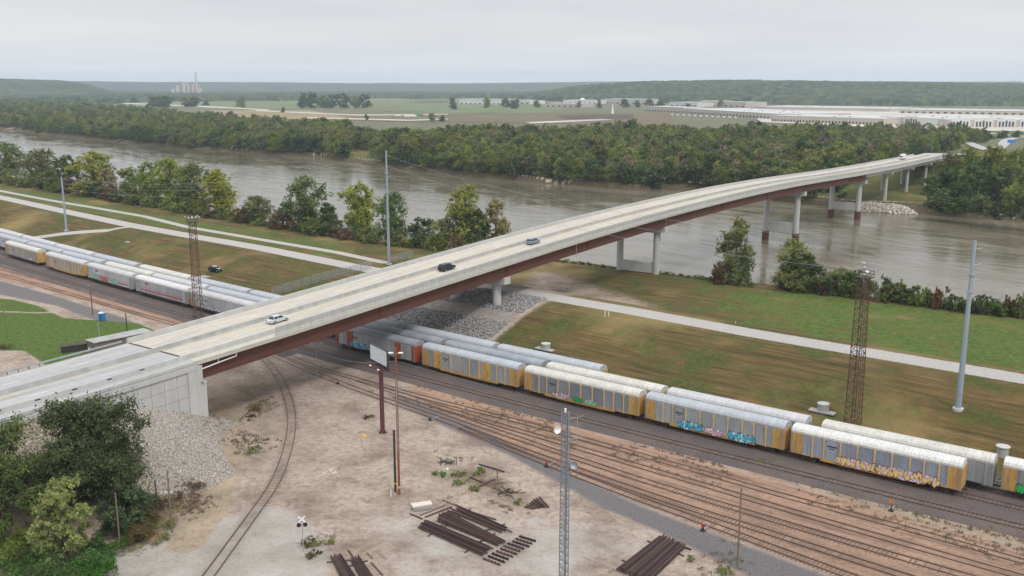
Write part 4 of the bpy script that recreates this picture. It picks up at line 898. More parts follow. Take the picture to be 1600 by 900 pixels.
for (A_, B_, nm) in ((mp[0], mp[1], 'left and the middle'), (mp[1], mp[2], 'middle and the right')):
    for i, w_ in enumerate(('top', 'middle', 'lowest')):
        wire((A_[0] + 1, A_[1], A_[2] + A_[3] * (.95 - .09 * i)), (B_[0] + 1, B_[1], B_[2] + B_[3] * (.95 - .09 * i)), 5, w_ + ' thin wire strung between the ' + nm + ' steel transmission poles')
def lattice(root, h, w0, w1, n, mt, leg=.12, br=.07, sides=4, name='mast_frame'):
    m = MB(); k = sides; off = math.pi / 4 if sides == 4 else .4
    def c(i, z): wd = w0 + (w1 - w0) * z / h; a = 2 * math.pi * i / k + off; rr = wd / 2 * (1.414 if k == 4 else 1.15); return (math.cos(a) * rr, math.sin(a) * rr, z)
    for i in range(k): m.beam(c(i, -.3), c(i, h), leg, leg)
    for j in range(n):
        z0, z1 = h * j / n, h * (j + 1) / n
        for i in range(k):
            a, b = (i, (i + 1) % k) if j % 2 else ((i + 1) % k, i)
            m.beam(c(a, z0), c(b, z1), br); m.beam(c(i, z1), c((i + 1) % k, z1), br)
    return m.build(name, mt, root)
def light_tower(px, py, pyt, label, rails=False, w0=2.1, w1=1.5):
    x, y, z = P(px, py); h = h_at(px, py, pyt) ; root = empty('light_tower', (x, y, z), R(35), label, 'light tower', 'rusty lattice light towers'); hp = h - 1.6
    lattice(root, hp, w0, w1, 24, rustm)
    m = MB(); m.box(-1.2, 1.2, -1.2, 1.2, hp, hp + .12)
    m.build('platform', darkm, root); m = MB()
    for q in (-1.2, 0, 1.2):
        for a, b in ((q, -1.2), (q, 1.2), (-1.2, q), (1.2, q)): m.beam((a, b, hp), (a, b, hp + 1.3), .07)
    for zz in (.65, 1.25):
        for s_ in (-1.2, 1.2): m.beam((-1.2, s_, hp + zz), (1.2, s_, hp + zz), .07); m.beam((s_, -1.2, hp + zz), (s_, 1.2, hp + zz), .07)
    m.build('railing', rustm, root)
    for q in ((-1.2, -1.4), (-.4, -1.4), (.4, -1.4), (1.2, -1.4), (1.4, .6), (-1.4, .8)) if not rails else ((-1.3, -1.4), (1.3, -1.3), (1.4, 1.0)):
        m = MB(); m.cyl((q[0], q[1], hp + 1.3), (q[0] * 1.2, q[1] * 1.2, hp + 1.55), .14, .25, 10); m.build('floodlight', galv, root)
    m = MB(); m.beam((-.3, -w0 / 2 - .05, 0), (-.3, -w1 / 2 - .05, hp), .06); m.beam((.3, -w0 / 2 - .05, 0), (.3, -w1 / 2 - .05, hp), .06); m.build('ladder', rustm, root)
    if rails: m = MB(); m.beam((.9, .9, hp), (.9, .9, hp + 2.6), .08); m.cyl((.9, .9, hp + 2.4), (.9, .9, hp + 2.6), .35, .2, 8); m.build('antenna', galv, root)
    return root
light_tower(311, 500, 338, 'rusty lattice light tower left of the bridge with a row of white floodlights', False)
light_tower(1332, 664, 420, 'rusty lattice light tower at the right with railed platform and an antenna', True)
# radio mast
x, y, z = P(881, 925); hm = h_at(881, 925, 645); rm = empty('radio_mast', (x, y, z), R(12), 'grey lattice radio mast with a white dish near its top, in the foreground', 'mast')
lattice(rm, hm, 1.15, 1.0, 44, paint('dull grey mast steel', srgb(122, 130, 138), .6, .15, 1), .10, .045, 3)
m = MB(); m.cyl((0, 0, -.2), (0, 0, .3), 1.3, 1.3, 16); m.build('footing', concrete, rm)
def dish(r, c_, az, el, mt, nm='dish'):
    m = MB(); pts = []; n = 18; T = Matrix.Translation(c_) @ Matrix.Rotation(az, 4, 'Z') @ Matrix.Rotation(el, 4, 'X')
    vs = [T @ Vector((0, .18, 0))]; fs = []
    for k_, (rr, dp) in enumerate(((.5, .12), (1.0, -.06), (1.0, -.12))):
        for i in range(n): a = 2 * math.pi * i / n; vs.append(T @ Vector((math.cos(a) * r * rr, dp, math.sin(a) * r * rr)))
    for i in range(n): fs.append((0, 1 + i, 1 + (i + 1) % n))
    for k_ in range(2):
        for i in range(n): a = 1 + k_ * n; fs.append((a + i, a + n + i, a + n + (i + 1) % n, a + (i + 1) % n))
    m.add(vs, fs); return m.build(nm, mt, rm, True)
dish(.52, (-1.15, -.3, hm - 1.9), R(20), 0, white); m = MB(); m.beam((-1.1, -.1, hm - 1.9), (-.4, 0, hm - 1.9), .08); m.build('dish_arm', galv, rm)
dish(.50, (1.0, -.4, hm - 6.6), R(-30), 0, galv)
m = MB(); m.beam((.3, 0, hm - .8), (1.5, .2, hm - .8), .06); m.beam((.3, 0, hm - 3.4), (1.5, .2, hm - 3.4), .06)
for q in (-.8, -3.4): m.beam((1.5, .2, hm + q - 2.2), (1.5, .2, hm + q + .4), .05); m.beam((1.5, .2, hm + q), (2.2, .0, hm + q + .3), .05)
m.build('whip_antenna', galv, rm)
m = MB(); m.beam((.1, -.35, 0), (.1, -.35, hm), .07); m.beam((-.1, -.42, 0), (-.1, -.42, hm), .05); m.build('cable_run', darkm, rm)
for q in ((0, 0),): m = MB(); m.cyl((0, .3, hm), (0, .3, hm + .45), .14, .12, 8); m.build('beacon', white, rm)
# billboard
x, y, z = P(598, 676); hb = h_at(598, 676, 543); bb = empty('billboard', (x, y, z), R(-56), 'billboard with a blank grey-white panel on a single maroon post beside the brown pole', 'billboard')
maroon = paint('maroon steel', srgb(92, 52, 56), .7, .2, 1, streak=True)
m = MB(); m.cyl((0, 0, -.3), (0, 0, hb - 3.4), .42, .38, 16); m.build('post', maroon, bb)
def poster_mat():
    m, t, b, o = newmat('weathered poster panel'); v = objvec(t, (1, 1, 1)); n = noise(t, 4.5, 3, v, .8); c = ramp(t, n, [(.36, srgb(140, 150, 162)), (.48, srgb(198, 204, 208)), (.62, srgb(226, 228, 228))]); t.links.new(c, b.inputs['Base Color']); b.inputs['Roughness'].default_value = .8; return m
pw2 = 3.3
m = MB(); m.box(-pw2, pw2, -.42, -.30, hb - 2.75, hb); m.build('panel', poster_mat(), bb)
m = MB(); m.box(-pw2 - .12, pw2 + .12, -.30, .0, hb - 3.12, hb + .1)
for zz in (hb - 3.12, hb + .02): m.box(-pw2 - .12, pw2 + .12, -.46, -.30, zz, zz + .1)
for xx in (-pw2 - .12, pw2 + .02): m.box(xx, xx + .1, -.46, -.30, hb - 3.1, hb + .1)
m.build('frame', darkm, bb)
m = MB(); m.beam((-3.3, -.1, hb - 3.35), (3.4, -.1, hb - 3.35), .35); m.beam((-3.3, -1.2, hb - 3.7), (3.4, -1.2, hb - 3.7), .1)
for xx in np.linspace(-3.2, 3.3, 8): m.beam((xx, -1.3, hb - 3.7), (xx, .4, hb - 3.5), .1)
m.beam((-2.3, -1.2, hb - 3.0), (-2.3, -1.2, hb - 3.9), .06); m.beam((2.4, -1.2, hb - 3.2), (2.4, -1.2, hb - 4.0), .06); m.build('catwalk', maroon, bb)
for xx in (-1.6, 1.6): m = MB(); m.box(xx - .25, xx + .25, -1.45, -1.15, hb - 3.6, hb - 3.45); m.build('lamp', white, bb)
m = MB(); 
for a in range(6): m.beam((math.cos(a) * .3, math.sin(a) * .3, 0), (math.cos(a) * .75, math.sin(a) * .75, .12), .2)
m.build('base_plate', darkm, bb)
# poles
def pole(px, py, pyt, label, r0=.16, r1=.11, mt=None, arm=None, lean=(0, 0), cat='utility pole'):
    x, y, z = P(px, py); h = h_at(px, py, pyt); root = empty('utility_pole', (x, y, z), 0, label, cat)
    m = MB(); m.cyl((0, 0, -.4), (lean[0], lean[1], h), r0, r1, 10); m.build('shaft', mt or wood, root); return root, h
pb, h = pole(624, 773, 543, 'tall brown wooden pole with two small lamps, next to a dark stub pole', .2, .15, wood_brown)
for sx in (-1, 1):
    m = MB(); m.beam((0, 0, h - 1.0), (sx * .5, sx * -.1, h - .85), .06); a_ = m.build('lamp_arm', galv, pb); m = MB(); m.box(min(sx * .4, sx * 1.1), max(sx * .4, sx * 1.1), -.17, .17, h - .9, h - .75); m.build('lamp_head', white, a_)
m = MB(); m.beam((0, -.16, h * .3), (0, -.2, h * .8), .08); m.cyl((0, 0, 1.3), (0, 0, 1.45), .23, .23, 10, 0); m.build('conduit', galv, pb)
m = MB(); m.cyl((0, 0, 1.15), (0, 0, 1.3), .24, .24, 10); m.build('yellow_band', yellowm, pb)
ps, h = pole(618, 768, 672, 'dark creosoted stub pole with a yellow band beside the tall brown pole', .2, .18, wood_dark); m = MB(); m.cyl((0, 0, 1.3), (0, 0, 1.45), .24, .24, 10); m.build('yellow_band', yellowm, ps)
sl_, h = pole(496, 586, 537, 'short grey street lamp pole with two lamp heads at the bridge edge', .09, .07, galv, cat='street lamp')
m = MB(); m.cyl((0, 0, -.2), (0, 0, .15), .35, .35, 12); m.build('footing', concrete, sl_)
for a, b in ((-1.6, .3), (1.5, -.2), ): m = MB(); m.beam((0, 0, h - .1), (a * .8, b, h + .2), .06); ar = m.build('lamp_arm', galv, sl_); m = MB(); m.box(a * .8 - .35, a * .8 + .35, b - .15, b + .15, h + .12, h + .25); m.build('lamp_head', white, ar)
pole(1152, 886, 762, 'thin grey wooden pole standing between the gravel and the yard tracks at lower right', .13, .1)
for args in ((188, 858, 770, 'thin leaning grey pole at the edge of the green bushes', .13, .1, wood), (247, 811, 750, 'short dark pole in the brown brush below the stone slope', .12, .1, wood_dark), (269, 832, 735, 'tallest grey wooden pole in front of the stone slope', .14, .1, wood)): pole(*args)
p1, h = pole(145, 492, 446, 'wooden pole with a lamp arm at the gravel edge left of the portable toilet', .17, .14, wood_brown); m = MB(); m.beam((0, 0, h - .1), (-1.0, 0, h + .2), .07); m.build('lamp_arm', galv, p1)
pole(199, 522, 489, 'short dark pole right of the blue portable toilet', .15, .13, wood_dark); pole(156, 535, 504, 'pale pole standing in front of the blue portable toilet', .13, .1, galv)
p2, h = pole(12, 528, 474, 'leaning grey wooden pole on the green grass at the left edge', .14, .1, wood, None, (-.4, 0))
pole(31, 402, 380, 'small dark post beside the track at far left', .12, .1, wood_dark)
# guy / lamp arm on tallest pole
# crossing signal
for k_, (q, e_) in enumerate((((621, 556), (800, 616)), ((621, 550), (493, 537)))):
    a_ = pb.location; bx_, by_, bz_ = P(*e_) if k_ == 0 else (sl_.location.x, sl_.location.y, sl_.location.z)
    m = MB(); A_ = Vector((a_.x, a_.y, a_.z + 21.5)); B_ = Vector((bx_, by_, bz_ + (5.5 if k_ else .3))); m.tube([A_.lerp(B_, i / 12) - Vector((0, 0, 1.2 * 4 * i / 12 * (1 - i / 12) * (k_))) for i in range(13)], .03, 4); tag(m.build('overhead_wire', galv), ('guy wire running from the tall brown pole down toward the wagons', 'sagging wire between the tall brown pole and the short street lamp')[k_], 'wire')
x, y, z = P(474, 862); h = h_at(474, 862, 806); cs = empty('crossing_signal', (x, y, z), R(12), 'railway crossing signal with a white crossbuck and two round black lamps', 'crossing signal'); h = max(h, 3.4)
m = MB(); m.cyl((0, 0, -.2), (0, 0, h), .07, .06, 10); m.build('post', galv, cs)
for a in (-1, 1): T = Matrix.Translation((0, -.1 - .02 * (a + 1), h - .45)) @ Matrix.Rotation(R(45) * a, 4, 'Y'); m = MB(); m.box(-.62, .62, -.012, .012, -.11, .11, 0, T); m.build('crossbuck', white, cs)
m = MB(); m.beam((-.5, -.06, h - 1.25), (.5, -.06, h - 1.25), .08); m.build('lamp_bar', galv, cs)
for a in (-.42, .42): m = MB(); m.cyl((a, -.18, h - 1.25), (a, -.08, h - 1.25), .30, .30, 18); so2 = m.build('lamp_shield', blackm, cs); m = MB(); m.cyl((a, -.3, h - 1.25), (a, -.18, h - 1.25), .13, .11, 12); m.build('lamp', darkm, so2)
# switch stands
for px, py, lb, tgt in ((528, 600, 'small dark switch stand below the first fork of the tracks', 0), (672, 657, 'switch stand with white rod near the billboard at the grey gravel', 0), (854, 730, 'switch stand with a small red target left of the radio mast', 1), (1098, 830, 'switch stand with a large red target on the grey gravel', 2), (1392, 799, 'small orange marker stand between the yard tracks', 3), (498, 722 - 200, 'x', 9)):
    if tgt == 9: continue
    x, y, z = P(px, py); r_ = empty('switch_stand', (x, y, z), R(-35), lb, 'switch stand'); hh = (.7, .7, .8, 1.5, .5)[tgt]
    m = MB(); m.box(-.35, .35, -.2, .2, 0, .18); m.box(-.15, .15, -.15, .15, .18, .5); m.build('base', darkm, r_); m = MB(); m.cyl((0, 0, .4), (0, 0, hh), .05, .05, 8); m.build('mast', darkm, r_)
    m = MB(); m.beam((0, .2, .1), (0, 2.6, .1), .1); m.build('connecting_rod', galv, r_)
    if tgt in (1, 2, 3): m = MB(); m.cyl((-.0, -.03, hh), (0, .03, hh), .26 if tgt < 3 else .3, .26, 10); m.build('target', redm if tgt < 3 else paint('orange paint', srgb(225, 120, 40), .5, .1), r_)
# yellow sign and small litter of sticks
x, y, z = P(568, 693); ys_ = empty('yellow_marker', (x, y, z), 0, 'small yellow sign on a white stake in the dirt left of the billboard post', 'sign'); m = MB(); m.beam((0, 0, 0), (.25, 0, 1.5), .07); m.build('stake', white, ys_); m = MB(); m.box(-.2, .7, -.03, .03, 1.3, 1.7); m.build('panel', yellowm, ys_)
# portable toilet
x, y, z = P(160, 501); pt = empty('portable_toilet', (x, y, z), R(-20), 'blue portable toilet on the edge of the green grass', 'portable toilet')
m = MB(); m.box(-.6, .6, -.6, .6, .1, 2.1); m.build('cabin', bluem, pt); m = MB(); m.box(-.45, .45, -.64, -.6, .2, 1.95); d = m.build('door', paint('dark blue plastic', srgb(20, 95, 150), .5, .1), pt); m = MB(); m.box(.3, .36, -.68, -.64, 1.0, 1.2); m.build('handle', darkm, d)
m = MB(); m.sweep([(-.66, 2.1), (-.5, 2.3), (0, 2.38), (.5, 2.3), (.66, 2.1)], [((-.66, 0, 0), (0, 1, 0), (0, 0, 1)), ((.66, 0, 0), (0, 1, 0), (0, 0, 1))]); m.build('roof', white, pt); m = MB(); m.box(-.65, .65, -.65, .65, 0, .12); m.build('skid', darkm, pt)
# shed by the bridge
x, y, z = P(188, 541); z = gzf(x, y); sh = empty('shed', (x, y, 0), BR - R(6), 'long low shed with a grey flat roof tucked behind the approach road', 'shed')
m = MB(); m.box(-7, 7, -2, 2, 0, 2.6); m.build('wall', paint('shed wall', srgb(120, 110, 100), .8, .3), sh); m = MB(); m.box(-7.3, 1.5, -2.3, 2.3, 2.6, 2.75); m.box(1.5, 7.3, -2.3, 2.3, 2.62, 2.82); m.build('roof', concrete_dark, sh)
x, y, z = P(116, 548); bx = empty('storage_box', (x, y, z), BR - R(20), 'dark flat topped storage box on the grass left of the shed', 'container'); m = MB(); m.box(-2.8, 2.8, -1.0, 1.0, 0, 1.5); m.build('body', darkm, bx); m = MB(); m.box(-2.9, 2.9, -1.1, 1.1, 1.5, 1.6); m.build('lid', wood_dark, bx)
x, y, z = P(153, 546); bx = empty('equipment_cabinet', (x, y, z), BR, 'rust red piece of equipment with white boxes beside the shed', 'equipment'); m = MB(); m.box(-.9, .9, -.7, .7, 0, 1.4); m.cyl((-.3, 0, 1.4), (-.3, 0, 2.0), .45, .35, 10); m.build('body', paint('rust red', srgb(150, 84, 66), .8, .3), bx); m = MB(); m.box(-2.2, -1.4, -.3, .3, 0, .9); m.box(.5, 1.2, -.8, -.71, .3, 1.1); m.build('white_box', white, bx)
# manholes
for px, py, lb, hh, pad in ((853, 545, 'concrete manhole cylinder with pad at the upper end of the brown slope', 1.2, True), (1286, 642, 'concrete manhole cylinder with pad left of the right lattice tower', 1.4, True), (1566, 711, 'concrete manhole cylinder without pad at the right edge', 1.5, False)):
    x, y, z = P(px, py); r_ = empty('manhole', (x, y, z), R(-38), lb, 'manhole', 'concrete manholes on the grass'); m = MB(); m.cyl((0, 0, -.3), (0, 0, hh), 1.05 if pad else .95, 1.05 if pad else .95, 24); m.build('shaft', concrete_dark, r_)
    m = MB(); m.cyl((0, 0, hh), (0, 0, hh + .12), 1.12, 1.12, 24); m.build('lid', concrete, r_)
    if pad: m = MB(); m.box(-2.4, 2.4, -1.3, 1.3, -.1, .12); m.build('pad', concrete_dark, r_)
x, y, z = P(322, 432); m = MB(); T = Matrix.Translation((x, y, z)) @ Matrix.Rotation(R(20), 4, 'Z'); m.box(-2.2, 2.2, -1.6, 1.6, -.2, .14, 0, T); tag(m.build('concrete_pad', concrete_dark), 'small pale concrete pad on the grass beside the parked black car', 'concrete pad')
x, y, z = P(199, 379); m = MB(); T = Matrix.Translation((x, y, z)) @ Matrix.Rotation(R(-15), 4, 'Z'); m.box(-.8, .8, -.5, .5, 0, .3, 0, T); tag(m.build('concrete_block', concrete), 'tiny pale concrete block in the brown grass above the left wagons', 'concrete block')
for px, py, lb in ((945, 495, 'pair of white marker posts at the near edge of the gravel road'), (1149, 510, 'white and yellow marker post at the far edge of the gravel road')):
    x, y, z = P(px, py); r_ = empty('marker_post', (x, y, z), 0, lb, 'marker post'); m = MB(); m.cyl((0, 0, 0), (0, 0, 1.2), .09, .09, 8)
    if px < 1000: m.cyl((.9, .1, 0), (.9, .1, 1.2), .09, .09, 8)
    m.build('post', white, r_); m = MB(); m.cyl((0, 0, 1.2), (0, 0, 1.4), .1, .1, 8); m.build('cap', yellowm if px > 1000 else white, r_)
# chain link fences by the bridge foot
def fence(pts, h, label, posts=2.6):
    root = empty('chain_link_fence', pts[0], 0, label, 'fence'); o = Vector(pts[0]); lp = [Vector(p) - o for p in pts]; pl = MB(); k = 0
    for a, b in zip(lp, lp[1:]):
        d = (b - a); d.z = 0; nn = Vector((-d.y, d.x, 0)).normalized() * .015
        pl.add([a - nn, b - nn, b - nn + Vector((0, 0, h)), a - nn + Vector((0, 0, h)), a + nn, b + nn, b + nn + Vector((0, 0, h)), a + nn + Vector((0, 0, h))], [(0, 1, 2, 3), (7, 6, 5, 4)])
        n = max(1, int(d.length / posts))
        for i in range(n + 1): q = a.lerp(b, i / n); m = MB(); m.cyl(q - Vector((0, 0, .2)), q + Vector((0, 0, h + .05)), .06, .06, 6); m.build('post', galv, root)
        m = MB(); m.beam(a + Vector((0, 0, h)), b + Vector((0, 0, h)), .07); m.build('top_rail', galv, root)
    pl.build('mesh_panel', chain, root); return root
def terr(px, py): return P(px, py)
f0 = terr(425, 462); f1 = terr(548, 429); f2 = terr(640, 405); f3 = terr(611, 411)
def line_t(a, b, n): return [(a[0] + (b[0] - a[0]) * i / n, a[1] + (b[1] - a[1]) * i / n, gzf(a[0] + (b[0] - a[0]) * i / n, a[1] + (b[1] - a[1]) * i / n)) for i in range(n + 1)]
fence(line_t(f0, f1, 8), 2.4, 'chain link fence climbing the levee alongside the far side of the bridge')
fence(line_t(terr(548, 429), terr(580, 420), 2), 2.4, 'short chain link gate section at the end of the gravel road beside the bridge')
fence(line_t(terr(612, 410), terr(645, 402), 3), 2.4, 'short chain link fence right of the middle steel pole')

# ------------------------------------------------------------------ stored rails, sleepers and debris in the yard
def rail_mat2():
    m, t, b, o = newmat('dark rusty rail steel'); oi = N(t, 'ShaderNodeObjectInfo'); n = noise(t, .7, 5, objvec(t), .6); f = M_('ADD', M_('MULTIPLY', oi.outputs['Random'], .7, t), M_('MULTIPLY', n, .4, t), t)
    t.links.new(ramp(t, f, [(.15, srgb(34, 27, 27)), (.5, srgb(62, 46, 43)), (.95, srgb(98, 74, 66))]), b.inputs['Base Color']); b.inputs['Roughness'].default_value = .8; return m
railm = rail_mat2()
def rail_bar(m, a, b, z):
    a = Vector((a[0], a[1], z)); b = Vector((b[0], b[1], z)); d = (b - a).normalized(); n = Vector((-d.y, d.x, 0))
    m.sweep([(-.075, 0), (-.075, .03), (-.012, .05), (-.012, .11), (-.037, .12), (-.037, .16), (.037, .16), (.037, .12), (.012, .11), (.012, .05), (.075, .03), (.075, 0)], [(a, n, (0, 0, 1)), (b, n, (0, 0, 1))])
def rail_stack(quad, n, label, layers=1, seed=1, parent=None, jit=.5):
    """quad: pixel corners a->b is the first bar, d->c the last"""
    r = random.Random(seed); A_, B_, C_, D_ = [Vector(G(*q, .2) + (0,)) for q in quad]; cen = (A_ + B_ + C_ + D_) / 4
    root = empty('rail_stack', cen, 0, label, 'stack of rails', 'stacks of old rails'); 
    for ly in range(layers):
        for i in range(n - ly * 2):
            t = (i + ly) / (n - 1); a = A_.lerp(D_, t) - cen; b = B_.lerp(C_, t) - cen; d = (b - a).normalized(); a = a + d * r.uniform(-jit, jit); b = b + d * r.uniform(-jit, jit); sk = Vector((-d.y, d.x, 0)); a = a + sk * r.uniform(-.07, .07); b = b + sk * r.uniform(-.07, .07)
            m = MB(); rail_bar(m, a, b, .16 + ly * .165); m.build('rail', railm, root)
    for t in (.2, .8): m = MB(); a = A_.lerp(B_, t) - cen; b = D_.lerp(C_, t) - cen; e_ = (b - a).normalized(); m.beam(a - e_ * .8 + Vector((0, 0, .08)), b + e_ * .8 + Vector((0, 0, .08)), .2, .15); m.build('bearer', wood_dark, root)
    return root
rail_stack([(655, 825), (752, 867), (768, 856), (668, 814)], 11, 'front part of the large stack of rusty rails in the middle of the yard', 2, 1)
rail_stack([(680, 812), (775, 851), (787, 845), (697, 799)], 10, 'middle part of the large stack of rusty rails in the middle of the yard', 2, 2)
rail_stack([(703, 799), (783, 832), (800, 828), (714, 790)], 7, 'back part of the large stack of rusty rails beside the concrete slab', 1, 3, jit=1.0)
rail_stack([(965, 888), (1031, 837), (1072, 853), (1012, 912)], 26, 'stack of long rusty rails at the bottom right of the radio mast', 2, 4)
rail_stack([(516, 868), (537, 912), (562, 912), (532, 866)], 9, 'stack of rails cut by the bottom edge, left bundle', 1, 5, jit=.3)
rail_stack([(548, 874), (570, 912), (590, 912), (560, 869)], 7, 'stack of rails cut by the bottom edge, right bundle', 1, 6, jit=.4)
def loose(px0, px1, label, mt=railm, w_=.18):
    a, b = Vector(G(*px0) + (.12,)), Vector(G(*px1) + (.12,)); c = (a + b) / 2; m = MB(); m.beam(a - c, b - c, w_, w_ * .9); o = m.build('loose_beam', mt); o.location = c; tag(o, label, 'beam', 'loose rails and timbers lying in the yard')
for i, (a, b) in enumerate((((657, 806), (696, 790)), ((664, 809), (706, 793)), ((641, 804), (660, 812)), ((692, 782), (740, 803)), ((740, 802), (775, 813)), ((544, 861), (553, 873)), ((574, 865), (582, 873)), ((580, 880), (598, 900)), ((748, 726), (788, 738)), ((728, 752), (742, 740)), ((733, 746), (762, 758)), ((750, 760), (773, 750)), ((770, 762), (800, 776)), ((778, 774), (796, 764)), ((1066, 855), (1080, 860)))):
    loose(a, b, 'single dark rail or timber lying loose on the dirt', railm if i % 3 else wood)
# rows of short ties
def tie_rows(quad, n, m_, label, seed):
    r = random.Random(seed); A_, B_, C_, D_ = [Vector(G(*q, .1) + (0,)) for q in quad]; cen = (A_ + B_ + C_ + D_) / 4; root = empty('tie_stack', cen, 0, label, 'stack of steel ties')
    for i in range(n):
        t = i / (n - 1); a = A_.lerp(D_, t) - cen; b = B_.lerp(C_, t) - cen; m = MB(); d = (b - a).normalized() * r.uniform(-.15, .15); m.beam(a + d + Vector((0, 0, .12)), b + d + Vector((0, 0, .12)), .22, .2)
        for j in range(m_): q = a.lerp(b, (j + .5) / m_); m.box(q.x - .1, q.x + .1, q.y - .1, q.y + .1, .2, .32)
        m.build('tie', railm, root)
tie_rows([(756, 873), (782, 883), (838, 846), (812, 838)], 10, 5, 'rows of short dark ties with pale gaps right of the big rail stack', 3)
tie_rows([(820, 792), (835, 795), (857, 792), (842, 776)], 7, 2, 'pile of dark timbers at the right end of the weedy debris', 4)
x, y, z = P(659, 795); cb_ = empty('concrete_slab_stack', (x, y, 0), R(22), 'stack of pale concrete slabs beside the big rail stack', 'slabs'); m = MB()
m.box(-1.5, 1.5, -.65, .65, .62, .85); m.build('top_slab', paint('pale slab', srgb(205, 196, 180), .9, .1), cb_)
for k_ in range(2): m = MB(); m.box(-1.45 + .05 * k_, 1.45, -.62, .62, .12 + k_ * .25, .34 + k_ * .25); m.build('slab', concrete_dark, cb_)
x, y, z = P(699, 741); tk = empty('cylinder_tank', (x, y, z), 0, 'small pale green upright cylinder among the weeds', 'tank'); m = MB(); m.cyl((0, 0, 0), (0, 0, .95), .24, .24, 14); m.build('body', paint('pale green', srgb(170, 190, 175), .6, .1), tk); m = MB(); m.cyl((0, 0, .95), (0, 0, 1.1), .24, .1, 14); m.build('cap', white, tk)
for px, py, lb in ((689, 728, 'short rusty post at the left of the weedy debris'), (713, 726, 'taller rusty post in the middle of the weedy debris'), (777, 748, 'short rusty post at the right of the weedy debris'), (611, 776, 'white and orange marker stake beside the two tall poles')):
    x, y, z = P(px, py); r_ = empty('stake', (x, y, z), 0, lb, 'post'); m = MB(); m.cyl((0, 0, 0), (0, 0, 1.3), .07, .07, 8); m.build('shaft', rustm if px > 620 else white, r_); m = MB(); m.cyl((0, 0, 1.3), (0, 0, 1.42), .09, .09, 8); m.build('cap', rustm if px > 620 else paint('orange paint', srgb(225, 120, 40), .5, .1), r_)
def sticks(px, py, n, seed, label, mt, L=1.2):
    r = random.Random(seed); x, y, z = P(px, py); m = MB()
    for i in range(n): a = r.random() * 6.28; q = (r.gauss(0, .5), r.gauss(0, .5)); l = L * r.uniform(.4, 1); m.beam((q[0], q[1], .05), (q[0] + math.cos(a) * l, q[1] + math.sin(a) * l, .08 + r.random() * .5), .06)
    o = m.build('debris_pile', mt); o.location = (x, y, z); tag(o, label, 'debris')
sticks(516, 738, 8, 1, 'small heap of white sticks on the dirt left of the poles', white); sticks(506, 836, 5, 2, 'few white sticks in the dry weeds right of the crossing signal', white); sticks(695, 723, 22, 3, 'tangle of dark scrap at the back of the weedy debris', darkm, 1.6); sticks(765, 757, 40, 4, 'tangle of grey and dark timbers in the middle of the debris', wood, 2.6); sticks(795, 770, 24, 5, 'tangle of dark timbers at the right of the debris', wood_dark, 2.4)
sticks(250, 838, 12, 6, 'small orange mesh heap in the brush by the poles', paint('orange mesh', srgb(200, 110, 70), .7, .2), .9); sticks(253, 772, 10, 7, 'small white litter heap at the foot of the stone slope', white, 1.2)

# ------------------------------------------------------------------ stones
def stones(name, pts, size, mt, label=None, seed=0, parent=None):
    r = np.random.RandomState(seed); n = len(pts); base = np.array([(1, 0, 0), (-1, 0, 0), (0, 1, 0), (0, -1, 0), (0, 0, 1), (0, 0, -1)], float)
    F_ = np.array([(0, 2, 4), (2, 1, 4), (1, 3, 4), (3, 0, 4), (2, 0, 5), (1, 2, 5), (3, 1, 5), (0, 3, 5)])
    q = r.randn(n, 3, 3); a = q[:, 0] / np.linalg.norm(q[:, 0], axis=1)[:, None]; b = np.cross(a, q[:, 1]); b /= np.linalg.norm(b, axis=1)[:, None]; c = np.cross(a, b)
    Rm = np.stack([a, b, c], 2); sz = size * (.55 + .9 * r.rand(n)); sc = (.6 + .6 * r.rand(n, 6)) * sz[:, None]
    v = np.einsum('nij,nkj->nki', Rm, base[None] * sc[:, :, None]) + np.asarray(pts)[:, None, :]
    f = (F_[None] + 6 * np.arange(n)[:, None, None]).reshape(-1, 3); col_ = np.repeat(r.rand(n), 8)
    return tag(npmesh(name, v.reshape(-1, 3), f, mt, {'leaf': ('FACE', col_)}, parent), kind='stuff')
def stone_mat(name, cols):
    m, t, b, o = newmat(name); a = N(t, 'ShaderNodeAttribute'); a.attribute_name = 'leaf'; t.links.new(ramp(t, a.outputs['Fac'], [(i / (len(cols) - 1), c) for i, c in enumerate(cols)]), b.inputs['Base Color']); b.inputs['Roughness'].default_value = .95; return m
st_grey = stone_mat('grey stones', [srgb(94, 92, 93), srgb(132, 130, 129), srgb(172, 170, 167)]); st_tan = stone_mat('tan stones', [srgb(140, 130, 120), srgb(180, 170, 158), srgb(210, 204, 194)]); st_cone = stone_mat('pale crushed stone', [srgb(112, 105, 99), srgb(160, 152, 144), srgb(196, 189, 181)])
r = np.random.RandomState(3)
def rnd_so(n, s0, s1, o0, o1):
    s_, o_ = r.uniform(s0, s1, n), r.uniform(o0, o1, n); x = P2[0] + s_ * U[0] + o_ * NN[0]; y = P2[1] + s_ * U[1] + o_ * NN[1]; return s_, o_, x, y, gz(x, y)
s_, o_, x, y, z = rnd_so(26000, -145, -70, -26, 9.5); t_ = yT0(x); l_ = yL(x); fr = (y - t_ - 17) / (l_ - 3 - t_ - 17); k_ = (y > t_ + 17) & (y < l_ - 3) & ~((fr > .52) & (fr < .66))
stones('riprap', np.stack([x, y, z + .05], 1)[k_][:14000], .27, st_grey, seed=1)
s_, o_, x, y, z = rnd_so(70000, -216, -165, 3, 34); k_ = ~((s_ > -183) & (o_ < 4.5)) & (z > .5) & ~((s_ < -206) & (r.rand(len(x)) > .5))
stones('stone_slope', np.stack([x, y, z], 1)[k_][:26000], .125, st_cone, seed=2)
s_, o_, x, y, z = rnd_so(60000, 190, 262, -45, 60); k_ = (z > -6.2) & (z < -.9) & (y > yB(x) + 60)
